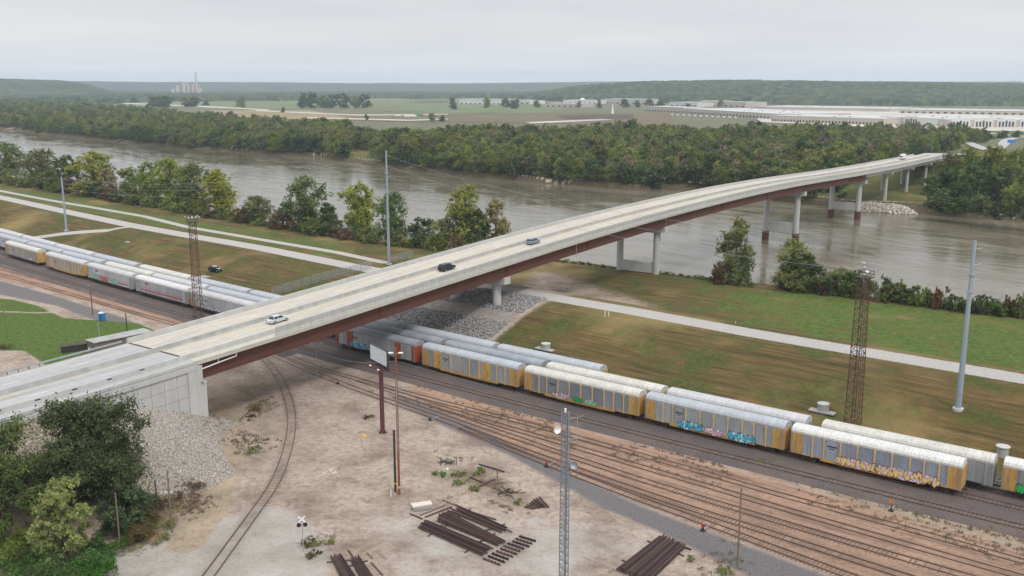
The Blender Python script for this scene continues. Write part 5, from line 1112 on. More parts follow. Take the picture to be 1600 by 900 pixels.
stones('bank_riprap', np.stack([x, y, z + .1], 1)[k_][:5000], .85, st_tan, seed=4)
pts = []
for px0, px1, n in (((470, 246), (700, 275), 900), ((60, 208), (460, 246), 500)): pass

# ------------------------------------------------------------------ trees near the river
NB = [(4, 225, 282, 48, 'green', 'tree at the left edge with yellowish top beside the river'), (60, 236, 292, 56, 'green', 'round green tree second from the left on the near bank'), (100, 246, 298, 40, 'dark', 'dark green tree behind the left steel pole'),
 (140, 240, 306, 62, 'light', 'light green tree right of the left steel pole'), (172, 262, 311, 34, 'brown', 'sparse pale bare tree on the left near bank'), (200, 264, 312, 42, 'green', 'green tree left of the large tree group on the near bank'), (232, 256, 320, 46, 'green', 'green tree in the large group on the near bank'), (262, 250, 326, 56, 'light', 'tallest light green tree in the left bank group'),
 (300, 257, 332, 56, 'green', 'broad green tree in the left bank group'), (335, 268, 336, 54, 'light', 'light green tree at the right end of the left bank group'),
 (400, 308, 348, 46, 'green', 'low green tree between the two big bank groups'), (440, 318, 355, 36, 'dark', 'low dark tree left of the single leafy tree'), (474, 278, 360, 66, 'green', 'large leafy tree standing alone left of the middle steel pole'), (507, 318, 362, 40, 'dark', 'dark low tree between two leafy trees'),
 (558, 290, 370, 60, 'light', 'leafy tree with yellowish leaves left of the middle steel pole'), (615, 302, 378, 46, 'green', 'green tree right behind the middle steel pole'), (652, 342, 382, 40, 'dark', 'low dark tree right of the middle steel pole'), (690, 344, 388, 40, 'green', 'low green tree just above the bridge edge'),
 (727, 293, 388, 62, 'light', 'tall light green tree above the bridge edge'), (775, 309, 388, 40, 'yellow', 'yellow leafed tree above the bridge edge'), (748, 330, 390, 40, 'dark', 'dark tree between the light green and the yellow tree'), (712, 322, 388, 34, 'brown', 'pale half bare tree above the bridge edge'),
 (1153, 343, 441, 52, 'green', 'tall narrow leafy tree on the near bank right of the bridge pier'), (1240, 376, 452, 52, 'green', 'bushy green tree right of the tall narrow tree, with a pointed top'), (1268, 400, 456, 50, 'dark', 'darker bushy tree joined to the pointed one'), (1315, 420, 463, 44, 'green', 'small round tree left of the right lattice tower'), (1345, 424, 466, 40, 'dark', 'small dark tree behind the right lattice tower')]
for px, yt, yb, wpx, kd, lb in NB:
    x, y, z = P(px, yb); d = y / .98; h = (yb - yt) * d / F; wd = wpx * d / F * 1.1
    put(kd, x, y + wd * .3, h * 1.02, wd * 1.05, lb)
rs_ = random.Random(8)
for px, yb, a, b in [(q, float(np.interp(q, [0, 250, 400, 544, 692, 760], [286, 326, 352, 376, 392, 392])), 12, 26) for q in range(-10, 745, 15)] + [(q, float(np.interp(q, [1100, 1300, 1600], [440, 463, 499])), 16, 34) for q in range(1120, 1620, 13)]:
    if 1180 < px < 1215: continue
    x, y, z = P(px + rs_.uniform(-5, 5), yb); d = y / .98; h = rs_.uniform(a, b) * d / F; wd = rs_.uniform(26, 40) * d / F
    put(rs_.choice(['shrub', 'shrub', 'dshrub', 'oshrub', 'bshrub']), x, y + rs_.uniform(0, 3), h, wd, 'low leafy bush in the near bank hedge ' + ('left of the lone leafy tree' if px < 440 else 'between the lone leafy tree and the bridge' if px < 760 else 'between the bridge and the right lattice tower' if px < 1350 else 'right of the right lattice tower'), 'bush', 'bushes along the near bank')
for q in range(860, 1140, 12):
    x, y, z = P(q, float(np.interp(q, [860, 1000, 1140], [407, 424, 441]))); put('oshrub', x, y, rs_.uniform(.6, 1.3), rs_.uniform(2, 4), 'low grassy tuft at the bank edge beside the bridge pier', 'bush', 'tufts on the bank edge')
# far bank: front rows one by one, the rest as woodland
fr_ = random.Random(21); cnt = 0; FAR_G = 'trees at the edge of the far bank forest'
cl_x = lambda x: (x > 175)
def farok(x, y):
    s_, o_ = so_(x, y)
    if s_ > 195 and -36 < o_ < 26: return False       # bridge corridor
    if o_ >= 26 and s_ > 190 and y < 560 and x < 232: return False
    return True
xs_ = -1000.0
while xs_ < 175:
    wd = fr_.uniform(11, 18); y = float(yF(xs_)) + 5 + wob(xs_ * 1.3, float(yF(xs_)) * .4) * 14 + fr_.uniform(-3, 5)
    gap = -150 < xs_ < -118
    if farok(xs_, y) and not gap:
        put(fr_.choice(['dark', 'dark', 'dark', 'green', 'green']), xs_, y, fr_.uniform(9, 17), wd, 'front row tree of the far bank forest, ' + ('left of the green bank gap' if xs_ < -150 else 'between the bank gap and the bridge'), 'tree', FAR_G); cnt += 1
    xs_ += wd * (.46 if xs_ > -450 else .58)
xs_ = -620.0
while xs_ < 170:
    wd = fr_.uniform(9, 14); y = float(yF(xs_)) + 16 + fr_.uniform(-4, 6)
    if farok(xs_, y) and not (-158 < xs_ < -125): put(fr_.choice(['green', 'green', 'olive', 'dark', 'brown', 'light']), xs_, y, fr_.uniform(12, 17), wd, 'second row tree of the far bank forest, ' + ('left of the green bank gap' if xs_ < -150 else 'between the bank gap and the bridge'), 'tree', 'second row of the far bank forest'); cnt += 1
    xs_ += wd * .85
x, y = G(522, 215, 4); 
# right hand group by the end of the bridge
FE = [(1462, 290, 326, 46, 'dark'), (1500, 305, 330, 38, 'dark'), (1530, 300, 333, 36, 'green'), (1580, 282, 338, 44, 'green'), (1555, 310, 338, 34, 'dark'), (1610, 300, 342, 40, 'dark'), (1480, 255, 318, 50, 'dark'), (1520, 250, 320, 52, 'dark'), (1560, 258, 322, 50, 'dark'), (1600, 262, 325, 50, 'green'),
        (1478, 232, 300, 40, 'green'), (1508, 224, 300, 48, 'green'), (1545, 222, 300, 50, 'olive'), (1585, 226, 300, 50, 'green'), (1620, 230, 300, 50, 'green'), (1458, 272, 305, 26, 'dark'), (1540, 240, 306, 46, 'dark'), (1500, 268, 322, 44, 'dark'), (1590, 245, 306, 46, 'olive')]
for i, (px, yt, yb, wpx, kd) in enumerate(FE):
    x, y = G(px, yb, 0); z = 0; d = y / .98; put(kd, x, y, (yb - yt) * d / F * .93, wpx * d / F, ['first', 'second', 'third', 'fourth', 'fifth', 'sixth', 'seventh', 'eighth', 'ninth', 'tenth', 'eleventh', 'twelfth', 'thirteenth', 'fourteenth', 'fifteenth', 'sixteenth', 'seventeenth', 'eighteenth', 'nineteenth'][sorted(range(19), key=lambda q_: FE[q_][0]).index(i)] + ' from the left of the trees beside the far end of the bridge', 'tree', 'trees beside the far end of the bridge', z=-.6)
x, y = G(1315, 314, -3); put('dshrub', x, y, 4, 7, 'round dark bush framed by the legs of the bridge pier at the far bank', 'bush', z=-2.5)
# woodland stuff: crowns scattered by geometry nodes
def scatter(name, pts, scales, crowns, kind='stuff'):
    me = bpy.data.meshes.new(name); me.vertices.add(len(pts)); me.vertices.foreach_set('co', np.asarray(pts, np.float32).ravel())
    a = me.attributes.new('sc', 'FLOAT', 'POINT'); a.data.foreach_set('value', np.asarray(scales, np.float32)); me.update()
    o = bpy.data.objects.new(name, me); col.objects.link(o); tag(o, kind=kind)
    g = bpy.data.node_groups.new(name + ' nodes', 'GeometryNodeTree'); g.interface.new_socket('Geometry', in_out='INPUT', socket_type='NodeSocketGeometry'); g.interface.new_socket('Geometry', in_out='OUTPUT', socket_type='NodeSocketGeometry')
    gi, go = g.nodes.new('NodeGroupInput'), g.nodes.new('NodeGroupOutput'); ip = g.nodes.new('GeometryNodeInstanceOnPoints'); gti = g.nodes.new('GeometryNodeGeometryToInstance')
    for c in reversed(crowns):
        oi = g.nodes.new('GeometryNodeObjectInfo'); oi.transform_space = 'ORIGINAL'; oi.inputs['Object'].default_value = c; oi.inputs['As Instance'].default_value = True; g.links.new(oi.outputs['Geometry'], gti.inputs[0])
    g.links.new(gi.outputs[0], ip.inputs['Points']); g.links.new(gti.outputs[0], ip.inputs['Instance']); ip.inputs['Pick Instance'].default_value = True
    rv = g.nodes.new('FunctionNodeRandomValue'); rv.data_type = 'INT'; g.links.new(rv.outputs[2], ip.inputs['Instance Index']); rv.inputs[4].default_value = 0; rv.inputs[5].default_value = len(crowns) - 1
    rr = g.nodes.new('FunctionNodeRandomValue'); rr.data_type = 'FLOAT_VECTOR'; rr.inputs[0].default_value = (0, 0, 0); rr.inputs[1].default_value = (0, 0, 6.28); g.links.new(rr.outputs[0], ip.inputs['Rotation'])
    na = g.nodes.new('GeometryNodeInputNamedAttribute'); na.data_type = 'FLOAT'; na.inputs['Name'].default_value = 'sc'; g.links.new(na.outputs[0], ip.inputs['Scale'])
    g.links.new(ip.outputs[0], go.inputs[0]); md = o.modifiers.new('scatter', 'NODES'); md.node_group = g; return o
def crown_of(k): return [c for c in protos[k][4] if c.name.startswith('crown')][0]
for kk in ('olive', 'brown', 'green', 'dark'):
    for v_ in (0, 1, 2):
        if (kk, v_) not in protos: pass
cr_ = [crown_of(k) for k in protos if k[0] in ('olive', 'green', 'brown', 'light', 'dark') and protos[k][3]]; cr_ += [crown_of(k) for k in protos if k[0] in ('olive', 'green') and protos[k][3]]
wr = np.random.RandomState(4); pts = []; scs = []
def depth_at(x):   # depth of the forest behind the waterline
    return np.interp(x, [-1800, -900, -420, -250, -140, -118, -60, 60, 140, 300, 600], [700, 620, 360, 260, 130, 230, 300, 420, 560, 620, 700])
n_ = 34000; x = np.where(np.arange(n_) % 3 > 0, wr.uniform(-1900, 560, n_), wr.uniform(-300, 420, n_)); d = wr.rand(n_) * depth_at(x); y = np.where(x < 259, yF(x) + 24 + d, 520 + d); s_, o_ = so_(x, y)
k_ = ~((s_ > 195) & (o_ > -36) & (o_ < 26)) & ~((o_ >= 26) & (s_ > 190) & (y < 560) & (x < 232)) & ~((x > 175) & (y < 545)) & ~((o_ > -60) & (s_ > 330) & (y > 640)) & ~((x > -160) & (x < -122) & (d < 60))
pts = np.stack([x, y, x * 0 - .4], 1)[k_][:7600]; scs = wr.uniform(.75, 1.45, len(pts)) * (1 + .45 * wob(pts[:, 0] * .9, pts[:, 1] * .6))
scatter('woodland', pts, scs, cr_)
# ------------------------------------------------------------------ foreground trees at the lower left
def big_tree(px, py, h, wd, n, ls, fm, seed, label, k=22, low=.2, blobs=None, z=None):
    x, y, zz = P(px, py); root = empty('tree', (x, y, zz - .1), 0, label, 'tree'); r = random.Random(seed); bl = []
    for i in range(k):
        t = r.random(); zc = h * (low + (.9 - low) * t); rr = wd * .5 * math.sqrt(max(.05, 1 - ((t - .42) / .62) ** 2)) * .82; a = r.random() * 6.28; q = rr * math.sqrt(r.random()) ; s_ = wd * r.uniform(.10, .17)
        bl.append((math.cos(a) * q, math.sin(a) * q, zc, s_ * 1.15, s_ * 1.15, s_ * .8))
    v, f, l = leaves(bl, n, ls, seed, sub=30); npmesh('crown', v, f, fm, {'leaf': ('FACE', l)}, root)
    m = MB(); r0 = h * .026; m.cyl((0, 0, -.5), (0, 0, h * .4), r0, r0 * .75, 10)
    for b in bl: m.cyl((0, 0, h * r.uniform(.15, .4)), (b[0] * .5, b[1] * .5, b[2] * .8), r0 * .45, r0 * .22, 6); m.cyl((b[0] * .5, b[1] * .5, b[2] * .8), (b[0], b[1], b[2] + b[5] * .4), r0 * .22, r0 * .05, 5)
    m.build('trunk', bark, root); return root
big_tree(138, 780, h_at(138, 780, 622), 20, 46000, .21, F_dark, 5, 'large dark green spreading tree in front of the stone slope, lower left', 42, .08)
big_tree(10, 815, h_at(10, 815, 672), 15, 24000, .21, F_dark, 6, 'dark green tree at the lower left edge beside the large spreading tree', 30, .03)
big_tree(190, 838, 7.5, 9, 9000, .2, F_dark, 9, 'smaller dark green tree under the right side of the large spreading tree', 14, .1)
big_tree(106, 886, h_at(106, 886, 738), 8.4, 19000, .19, F_light, 7, 'light green narrow tree standing in front of the dark trees', 30, .1)
rb = random.Random(5)
for i, (px, py, h, w_, fm, lb) in enumerate(((40, 905, 3.2, 7, F_bright, 'bright green bush at the bottom left corner'), (95, 910, 3.2, 6, F_bright, 'bright green bush below the light green tree'), (145, 890, 2.6, 6, F_bright, 'bright green bush by the pavement edge'), (165, 866, 2.4, 5, F_bright, 'bright green bush left of the leaning pole'), (5, 880, 3.8, 7, F_green, 'mid green bush behind the bottom left corner'), (130, 920, 3.0, 6, F_bright, 'bright green bush cut by the bottom edge'), (70, 930, 3.0, 8, F_bright, 'second bright green bush cut by the bottom edge'),
        (205, 845, 2.3, 5.5, F_brush, 'reddish brown brush beside the leaning pole'), (228, 825, 2.2, 5, F_brush, 'reddish brown brush between the three poles'), (240, 800, 2.2, 5, F_brush, 'brown brush behind the short dark pole'), (215, 805, 2.4, 5, F_dark, 'dark brush below the stone slope'), (285, 780, 1.0, 4, F_brush, 'low brown weeds at the right foot of the stone slope'), (305, 762, 1.0, 4, F_brush, 'low brown weeds along the right foot of the stone slope'), (258, 822, 1.0, 3.5, F_green, 'low green weeds at the base of the tallest pole'), (240, 845, .9, 4, F_green, 'low green weeds at the pavement corner'), (205, 786, 2.2, 5, F_dark, 'dark bush at the left foot of the stone slope'),
        (686, 742, .6, 2.6, F_green, 'green weeds around the small cylinder'), (716, 744, .7, 2.6, F_green, 'green weeds in the middle of the debris'), (752, 738, .6, 3, F_green, 'green weeds at the back of the debris'), (742, 766, .5, 2, F_green, 'green weeds in front of the debris'), (716, 757, .5, 2, F_green, 'small green weeds left of the timbers'), (812, 785, .5, 2, F_green, 'green weeds beside the timber pile'), (576, 653, .5, 2.2, F_brush, 'dry weeds in the dirt left of the billboard post'), (480, 850, .8, 3, F_brush, 'dry brown weeds below the crossing signal'), (510, 848, .6, 3, F_olive, 'dry olive weeds right of the crossing signal'), (490, 868, .5, 2.4, F_brush, 'dry orange weeds near the lower rail stack'),
        (1182, 724, .7, 2, F_green, 'green tuft beside the empty main track'), (1197, 724, .7, 2, F_green, 'second green tuft beside the empty main track'), (826, 627, .4, 2.6, F_green, 'low weeds between the dirt and the ballast'), (1076, 875, .4, 1.6, F_green, 'small weeds right of the lower rail stack'), (1133, 895, .6, 2.4, F_green, 'green weeds at the foot of the thin pole'), (388, 705, .5, 4, F_green, 'green weeds beside the curved spur'), (388, 655, .5, 3.5, F_brush, 'dry weeds beside the curved spur'), (400, 640, .6, 4, F_brush, 'dry weeds near the bridge abutment'), (10, 545, 1.4, 3, F_brush, 'dry brush at the foot of the left edge pole'), (1455, 797, .4, 2, F_green, 'small weeds on the tan strip at right'), (1553, 823, .5, 2, F_green, 'yellow green weeds on the tan strip at far right'))):
    x, y, z = P(px, py); bl = [(rb.uniform(-.4, .4) * w_, rb.uniform(-.4, .4) * w_, h * rb.uniform(.3, .6), w_ * .2, w_ * .2, h * .42) for _ in range(8)]
    v, f, l = leaves(bl, int(260 * w_ * max(1, h) ** 1.2) + 250, .13 if h > 1.5 else .09, 60 + i, sub=16); v[:, 2] = np.maximum(v[:, 2], 0.02)
    o = npmesh('bush', v, f, fm, {'leaf': ('FACE', l)}); o.location = (x, y, z); tag(o, lb, 'bush' if h > 1.5 else 'weeds')

# dry tufts scattered over the yard strips, the ballast edges and the levee foot
gr = np.random.RandomState(9); tp = []
for n_, o0, o1 in ((520, -17, -10.5), (500, 13, 17), (300, -9.5, -8.3)):
    for i in range(n_):
        xx = gr.uniform(-30, 115); (ax, ay), _ = track_pt(xx, gr.uniform(o0, o1)); tp.append((ax, ay))
for a_, b_, n_, sd_ in ((710, 740, 150, 22), (790, 775, 90, 20), (495, 850, 70, 12), (390, 690, 130, 22), (300, 785, 130, 16), (400, 625, 90, 20), (1130, 880, 30, 20), (890, 640, 60, 40), (350, 660, 60, 30)):
    for i in range(n_): tp.append(G(a_ + gr.randn() * sd_, b_ + gr.randn() * sd_ * .6))
tp = np.array(tp); k_ = np.array([wob(a * 3.1, b * 3.1) for a, b in tp]) > -.08; tp = tp[k_]; tz = gz(tp[:, 0], tp[:, 1]); nn_ = len(tp) * 9; ii = np.repeat(np.arange(len(tp)), 9)
c_ = np.stack([tp[ii, 0] + gr.randn(nn_) * .22, tp[ii, 1] + gr.randn(nn_) * .22, tz[ii] + .02], 1); a_ = gr.rand(nn_) * 6.28; w_ = np.stack([np.cos(a_), np.sin(a_), a_ * 0], 1) * (.05 + .06 * gr.rand(nn_))[:, None]; u_ = np.stack([gr.randn(nn_) * .12, gr.randn(nn_) * .12, .1 + .28 * gr.rand(nn_)], 1)
tag(npmesh('dry_grass', np.stack([c_ - w_, c_ + w_, c_ + w_ * .4 + u_, c_ - w_ * .4 + u_], 1).reshape(-1, 3), np.arange(nn_ * 4).reshape(-1, 4), foliage_mat('dry grass', [srgb(116, 106, 72), srgb(154, 140, 104), srgb(110, 116, 66)]), {'leaf': ('FACE', np.clip(gr.rand(len(tp))[ii] * .8 + .2 * gr.rand(nn_), 0, 1))}), kind='stuff')

# ------------------------------------------------------------------ flood plain beyond the river
def sheet(name, pix, z, mt, kind='structure', label=None, cat=None):
    m = MB(); m.add([G(a, b, z) + (z,) for a, b in pix], [tuple(range(len(pix)))]); return tag(m.build(name, mt), label, cat, None, kind)
def field_mat(name, c, var=.12, sc=.01):
    m, t, b, o = newmat(name); v = objvec(t, (1, .35, 1), True); n = noise(t, sc, 6, v, .65); t.links.new(ramp(t, n, [(.35, k3(c, 1 - var)), (.65, k3(c, 1 + var))]), b.inputs['Base Color']); b.inputs['Roughness'].default_value = .95; b.inputs['Specular IOR Level'].default_value = .1; return m
fg = field_mat('pale green field', srgb(108, 114, 80)); fb = field_mat('brown field', srgb(108, 98, 76)); ft = field_mat('tan field', srgb(140, 126, 98)); fr2 = field_mat('pale road dirt', srgb(184, 178, 168)); fd = field_mat('dark tilled field', srgb(88, 78, 68)); fgrn = field_mat('green verge', srgb(86, 104, 58))
sheet('field', [(150, 160), (330, 154), (470, 150), (560, 158), (560, 166), (400, 172), (230, 168)], .4, fg)
sheet('field', [(560, 152), (700, 149), (900, 163), (860, 176), (690, 178), (575, 172)], .45, fg)
sheet('field', [(480, 176), (690, 180), (860, 176), (1050, 176), (1050, 196), (800, 192), (620, 190), (480, 186)], .5, fb)
sheet('field', [(640, 158), (700, 157), (700, 161), (650, 161)], .55, fd)
sheet('field', [(870, 180), (990, 178), (990, 186), (880, 186)], .6, fd)
sheet('field', [(310, 172), (480, 172), (560, 186), (420, 186), (330, 180)], .7, ft)
sheet('road', [(120, 158), (230, 162), (330, 166), (420, 171), (420, 172.3), (330, 168), (230, 163.6), (120, 159)], .8, fr2)
sheet('road', [(400, 172), (560, 179), (700, 178), (700, 179.2), (560, 180.6), (400, 173.4)], .8, fr2)
sheet('road', [(480, 183), (640, 187), (700, 185), (700, 186.4), (640, 188.8), (480, 184.4)], .8, fr2)
sheet('road', [(820, 191), (940, 186), (960, 187), (830, 193)], .8, fr2)
sheet('road', [(1330, 241), (1345, 252), (1400, 250), (1430, 243), (1418, 236), (1390, 244)], .65, fr2)
sheet('gravel_lot', [(1200, 166), (1640, 180), (1640, 206), (1440, 202), (1180, 190)], .5, fr2)
sheet('verge', [(1440, 203), (1640, 206), (1640, 216), (1480, 214)], .55, fgrn)
def far_road(name, pts, wd, z, mt):
    p3 = [(G(a, b, z)) for a, b in pts]; p3 = spline(p3, 8); m = MB(); m.sweep([(-wd / 2, -.5), (-wd / 2, 0), (wd / 2, 0), (wd / 2, -.5)], ribbon_frames(p3, z)); return tag(m.build(name, mt), kind='structure')
far_road('far_ramp_road', [(1640, 210), (1580, 211), (1520, 205), (1498, 207), (1497, 213), (1512, 222), (1545, 234), (1565, 228), (1575, 218), (1600, 214), (1650, 214)], 11, 1.0, slabc)
x0, y0 = bw(398, -7); ap = MB(); pp = [bw(s_, -7) for s_ in np.linspace(398, 600, 20)]
zz0 = [15.9 - max(0, s_ - 430) * .06 for s_ in np.linspace(398, 600, 20)]
fr = ribbon_frames(pp, 0); fr = [((a[0], a[1], z_), b, c) for (a, b, c), z_ in zip(fr, zz0)]; ap.sweep([(-10.5, -.5), (-10.5, 0), (10.5, 0), (10.5, -.5)], fr); tag(ap.build('far_approach_road', slabc), kind='structure')
# canopy surfaces: wooded hills and distant woods
def canopy_mat(name, a_, b_, c_):
    m, t, b, o = newmat(name); v = objvec(t, (1, 1, 1), True); n = noise(t, .035, 6, v, .75); n2 = noise(t, .003, 4, v, .6)
    c = ramp(t, n, [(.35, a_), (.5, b_), (.65, c_)]); c = mixc(t, ramp(t, n2, [(.45, (0, 0, 0, 1)), (.65, (.4, .4, .4, 1))]), c, srgb(96, 92, 62)); t.links.new(c, b.inputs['Base Color']); b.inputs['Roughness'].default_value = .95; b.inputs['Specular IOR Level'].default_value = .05; return m
canm = canopy_mat('distant tree canopy', srgb(18, 30, 22), srgb(50, 66, 40), srgb(104, 110, 70))
def canopy(name, x0, x1, y0, y1, step, base, seed, kind='structure', amp=8, stepy=None, mask=None):
    xs = np.arange(x0, x1, step); ys = np.arange(y0, y1, stepy or step); r = np.random.RandomState(seed); X, Y = np.meshgrid(xs, ys)
    X = X + r.uniform(-.4, .4, X.shape) * step; Y = Y + r.uniform(-.4, .4, Y.shape) * step; bz = base(X, Y); Z = bz + np.where(bz > 0, 1, 0) * (amp * (.4 + r.rand(*X.shape)))
    nx, ny = len(xs), len(ys); i, j = np.meshgrid(np.arange(nx - 1), np.arange(ny - 1)); a = (j * nx + i).ravel(); f = np.stack([a, a + 1, a + 1 + nx, a + nx], 1)
    keep = (bz.ravel()[f].max(1) > 0); f = f[keep]
    return tag(npmesh(name, np.stack([X.ravel(), Y.ravel(), Z.ravel()], 1), f, canm), kind=kind)
def n1d(x, seed, w):
    r = np.random.RandomState(seed); s = 0
    for k in range(6): s = s + np.sin(x / w * (1.7 ** k) + r.rand() * 6.28) * .55 ** k
    return s / 2.2
def hill_right(X, Y):
    px = 800 + X / (Y / F); edge = np.interp(px, [820, 900, 1000, 1200, 1400, 1700], [4200, 3700, 3500, 3150, 2950, 2800]) + n1d(X, 3, 300) * 120
    top = np.interp(px, [820, 900, 1000, 1150, 1350, 1500, 1700], [16, 46, 60, 63, 55, 48, 44]) + n1d(X, 4, 500) * 4 + n1d(X + Y, 7, 170) * 4 + 8 * n1d(Y * .8 + X * .3, 11, 350)
    return np.where(Y > edge, 1 + top * sstep(0, 1100, Y - edge), -20)
canopy('hills', 0, 3400, 2700, 4700, 15, hill_right, 1, amp=15)
def hill_left(X, Y):
    px = 800 + X / (Y / F); edge = 4600 + n1d(X, 5, 300) * 150 + np.interp(px, [150, 190], [0, 500])
    top = np.interp(px, [-100, 0, 110, 150, 175, 200], [90, 88, 80, 58, 28, 0]) + n1d(X, 6, 300) * 5
    return np.where((Y > edge) & (px < 196), 1 + top * sstep(0, 1200, Y - edge), -20)
canopy('hills', -4800, -1900, 4400, 6500, 22, hill_left, 2)
def ridge_far(X, Y):
    top = 82 + n1d(X, 8, 1500) * 16 + n1d(X, 9, 260) * 3
    return 1 + top * sstep(7600, 9500, Y)
canopy('hills', -8500, 8500, 7500, 10500, 50, ridge_far, 3, stepy=150)
def band(px0, px1, y0f, y1f, seed, hh=1.0, dens=0.0):
    def f(X, Y):
        px = 800 + X / (Y / F); e0 = y0f(px) + n1d(X, seed, 120) * (y1f(px) - y0f(px)) * .12
        ok = (px > px0) & (px < px1) & (Y > e0) & (Y < y1f(px)); return np.where(ok, hh, -20)
    return f
fy = lambda py: 62 * 1530 / (py - 133.)
tb = lambda l: (lambda px: np.interp(px, [a for a, b in l], [fy(b) for a, b in l]))
canopy('far_woodland', -3400, 1300, 2700, 7400, 18, band(-200, 880, tb([(-200, 169), (0, 167), (110, 164), (200, 162), (240, 159), (460, 156), (620, 154), (760, 153), (900, 160)]), lambda px: 7200 + 0 * px, 12, 4.0), 5, 'stuff', 12)
# groups of field trees
FT = [(250, 150, 168, 22), (262, 151, 168, 24), (240, 152, 167, 20), (290, 152, 167, 20), (305, 153, 167, 22), (322, 158, 165, 12), (378, 153, 168, 17), (472, 146, 169, 18), (486, 145, 169, 22), (505, 150, 169, 22), (520, 149, 169, 20), (538, 147, 169, 24), (555, 150, 169, 18), (568, 148, 169, 20), (707, 154, 171, 14), (760, 152, 169, 14), (790, 154, 168, 16), (805, 156, 168, 14), (838, 157, 168, 14), (443, 168, 176, 8), (573, 178, 188, 7), (675, 177, 190, 12), (690, 180, 190, 12), (800, 157, 170, 15), (905, 158, 168, 8), (936, 156, 169, 9), (976, 155, 168, 15), (995, 157, 168, 12), (1015, 155, 167, 16), (1030, 155, 167, 16), (1125, 155, 167, 11), (1075, 162, 168, 14), (1340, 202, 214, 14), (1515, 203, 216, 22), (1540, 205, 217, 22), (1565, 204, 216, 20), (1590, 204, 216, 20), (28, 184, 190, 10)]
_zones = [(0, 235, 'on the far plain at the left edge'), (235, 340, 'in the clump in front of the power plant'), (340, 460, 'standing alone in the green field at left'), (460, 580, 'in the long clump in the middle of the green fields'), (580, 700, 'near the white trailers on the building site'), (700, 850, 'around the white industrial hall'), (850, 990, 'near the white pointed tower'), (990, 1060, 'in the clump behind the pointed tower'), (1060, 1200, 'in front of the wooded hill by the pale halls'), (1200, 1420, 'by the end of the bridge forest'), (1420, 1700, 'inside the far ramp loop at right')]
_ord = ['leftmost', 'second', 'third', 'fourth', 'fifth', 'sixth', 'seventh', 'eighth', 'ninth', 'tenth', 'eleventh']
FL = [''] * len(FT)
for a_, b_, tx in _zones:
    ii = sorted([i for i, q in enumerate(FT) if a_ <= q[0] < b_], key=lambda i: FT[i][0])
    for k_, i in enumerate(ii): FL[i] = ('distant tree ' if len(ii) == 1 else _ord[k_] + ' of the distant trees ') + tx
for i, (px, yt, yb, w_) in enumerate(FT):
    x, y = G(px, yb, 0); d = y / .98; put('dark' if i % 3 else 'green', x, y, (yb - yt) * d / F, w_ * d / F, FL[i], 'tree', 'scattered trees on the far plain', z=0)
# warehouses
wall_m = paint('warehouse wall', srgb(186, 176, 162), .9, .06, .05); wall_w = paint('white warehouse wall', srgb(208, 206, 200), .9, .06, .05); roofw = paint('white membrane roof', srgb(190, 190, 188), .8, .2, .008); dkopen = paint('dark opening', srgb(64, 66, 72), .5, .1)
def warehouse(a, b, depth, h, label, wall=None, entries=0, docks=0, z0=0.0, piers=0):
    x0, y0 = G(*a, z0); x1, y1 = G(*b, z0); L = math.hypot(x1 - x0, y1 - y0); rz = math.atan2(y1 - y0, x1 - x0); root = empty('warehouse', (x0, y0, z0), rz, label, 'building', 'long white roofed warehouses')
    m = MB(); m.box(0, L, 0, depth, -1, h); m.build('wall', wall or wall_m, root); m = MB(); m.box(-.5, L + .5, -.5, depth + .5, h, h + .8); rf = m.build('roof', roofw, root)
    rr = random.Random(int(L))
    for i in range(int(L / 30)): q = rr.uniform(5, L - 5), rr.uniform(5, max(6, depth - 5)); m = MB(); m.box(q[0], q[0] + 3, q[1], q[1] + 3, h + .8, h + 2.2); m.build('roof_unit', galv, rf)
    for i in range(entries):
        xc = L * (i + .5) / entries; m = MB(); m.box(xc - 14, xc + 14, -1.6, 1, -1, h + 2.6); en = m.build('entrance_bay', wall_w, root)
        for j in range(-2, 3): m = MB(); m.box(xc + j * 5 - 1.5, xc + j * 5 + 1.5, -1.75, -1.5, 1, h - 1.5 + (1.5 if j == 0 else 0)); m.build('window', dkopen, en)
    if docks:
        for i in range(min(docks, 60)): xc = L * (i + .5) / docks; m = MB(); m.box(xc - L / docks * .22, xc + L / docks * .22, -.3, .0, 1.0, min(h - 1.5, 4.5)); m.build('dock_door', dkopen, root)
    return root
warehouse((1482, 199), (1660, 199), 160, 10, 'tan warehouse with white arched entrances at the right edge', None, 5)
warehouse((1205, 190), (1380, 196), 120, 10, 'long tan warehouse with white roof behind the forest, left of the arched one', None, 0, 34)
warehouse((1375, 193), (1478, 198), 120, 11, 'white warehouse with tall dark windows between the two long tan ones', wall_w, 1, 6)
warehouse((1008, 174), (1068, 177), 60, 12, 'grey warehouse with tall columns in front of the round field trees', None, 0, 12)
warehouse((1068, 177), (1215, 187), 150, 10, 'long low warehouse with white roof and parked trailers in front', None, 0, 30)
warehouse((1180, 171), (1390, 175), 170, 7, 'far white roofed warehouse below the wooded hill', None, 0, 0); warehouse((1405, 177), (1640, 181), 150, 8, 'far white roofed warehouse below the hill at the right', None, 0, 20)
warehouse((718, 163), (790, 164), 60, 17, 'white industrial hall far away in the fields', wall_w, 0, 10); warehouse((795, 162), (828, 163), 60, 12, 'small white hall beside the far industrial hall', wall_w, 0, 4)
warehouse((852, 167), (905, 168), 70, 10, 'grey roofed hall left of the steeple', None, 0, 6); warehouse((880, 162), (940, 162.5), 80, 12, 'pale hall below the white tanks', wall_w, 0, 8); warehouse((945, 162), (1010, 163), 80, 16, 'tan hall behind the steeple', None, 0, 8); warehouse((1045, 166), (1090, 167), 80, 12, 'pale block right of the round field trees', wall_w, 0, 5); warehouse((1095, 166), (1118, 166.5), 80, 16, 'pale hall with dark front below the hill', None, 0, 5); warehouse((1130, 167), (1165, 168), 80, 14, 'tan hall below the middle of the wooded hill', None, 0, 4)
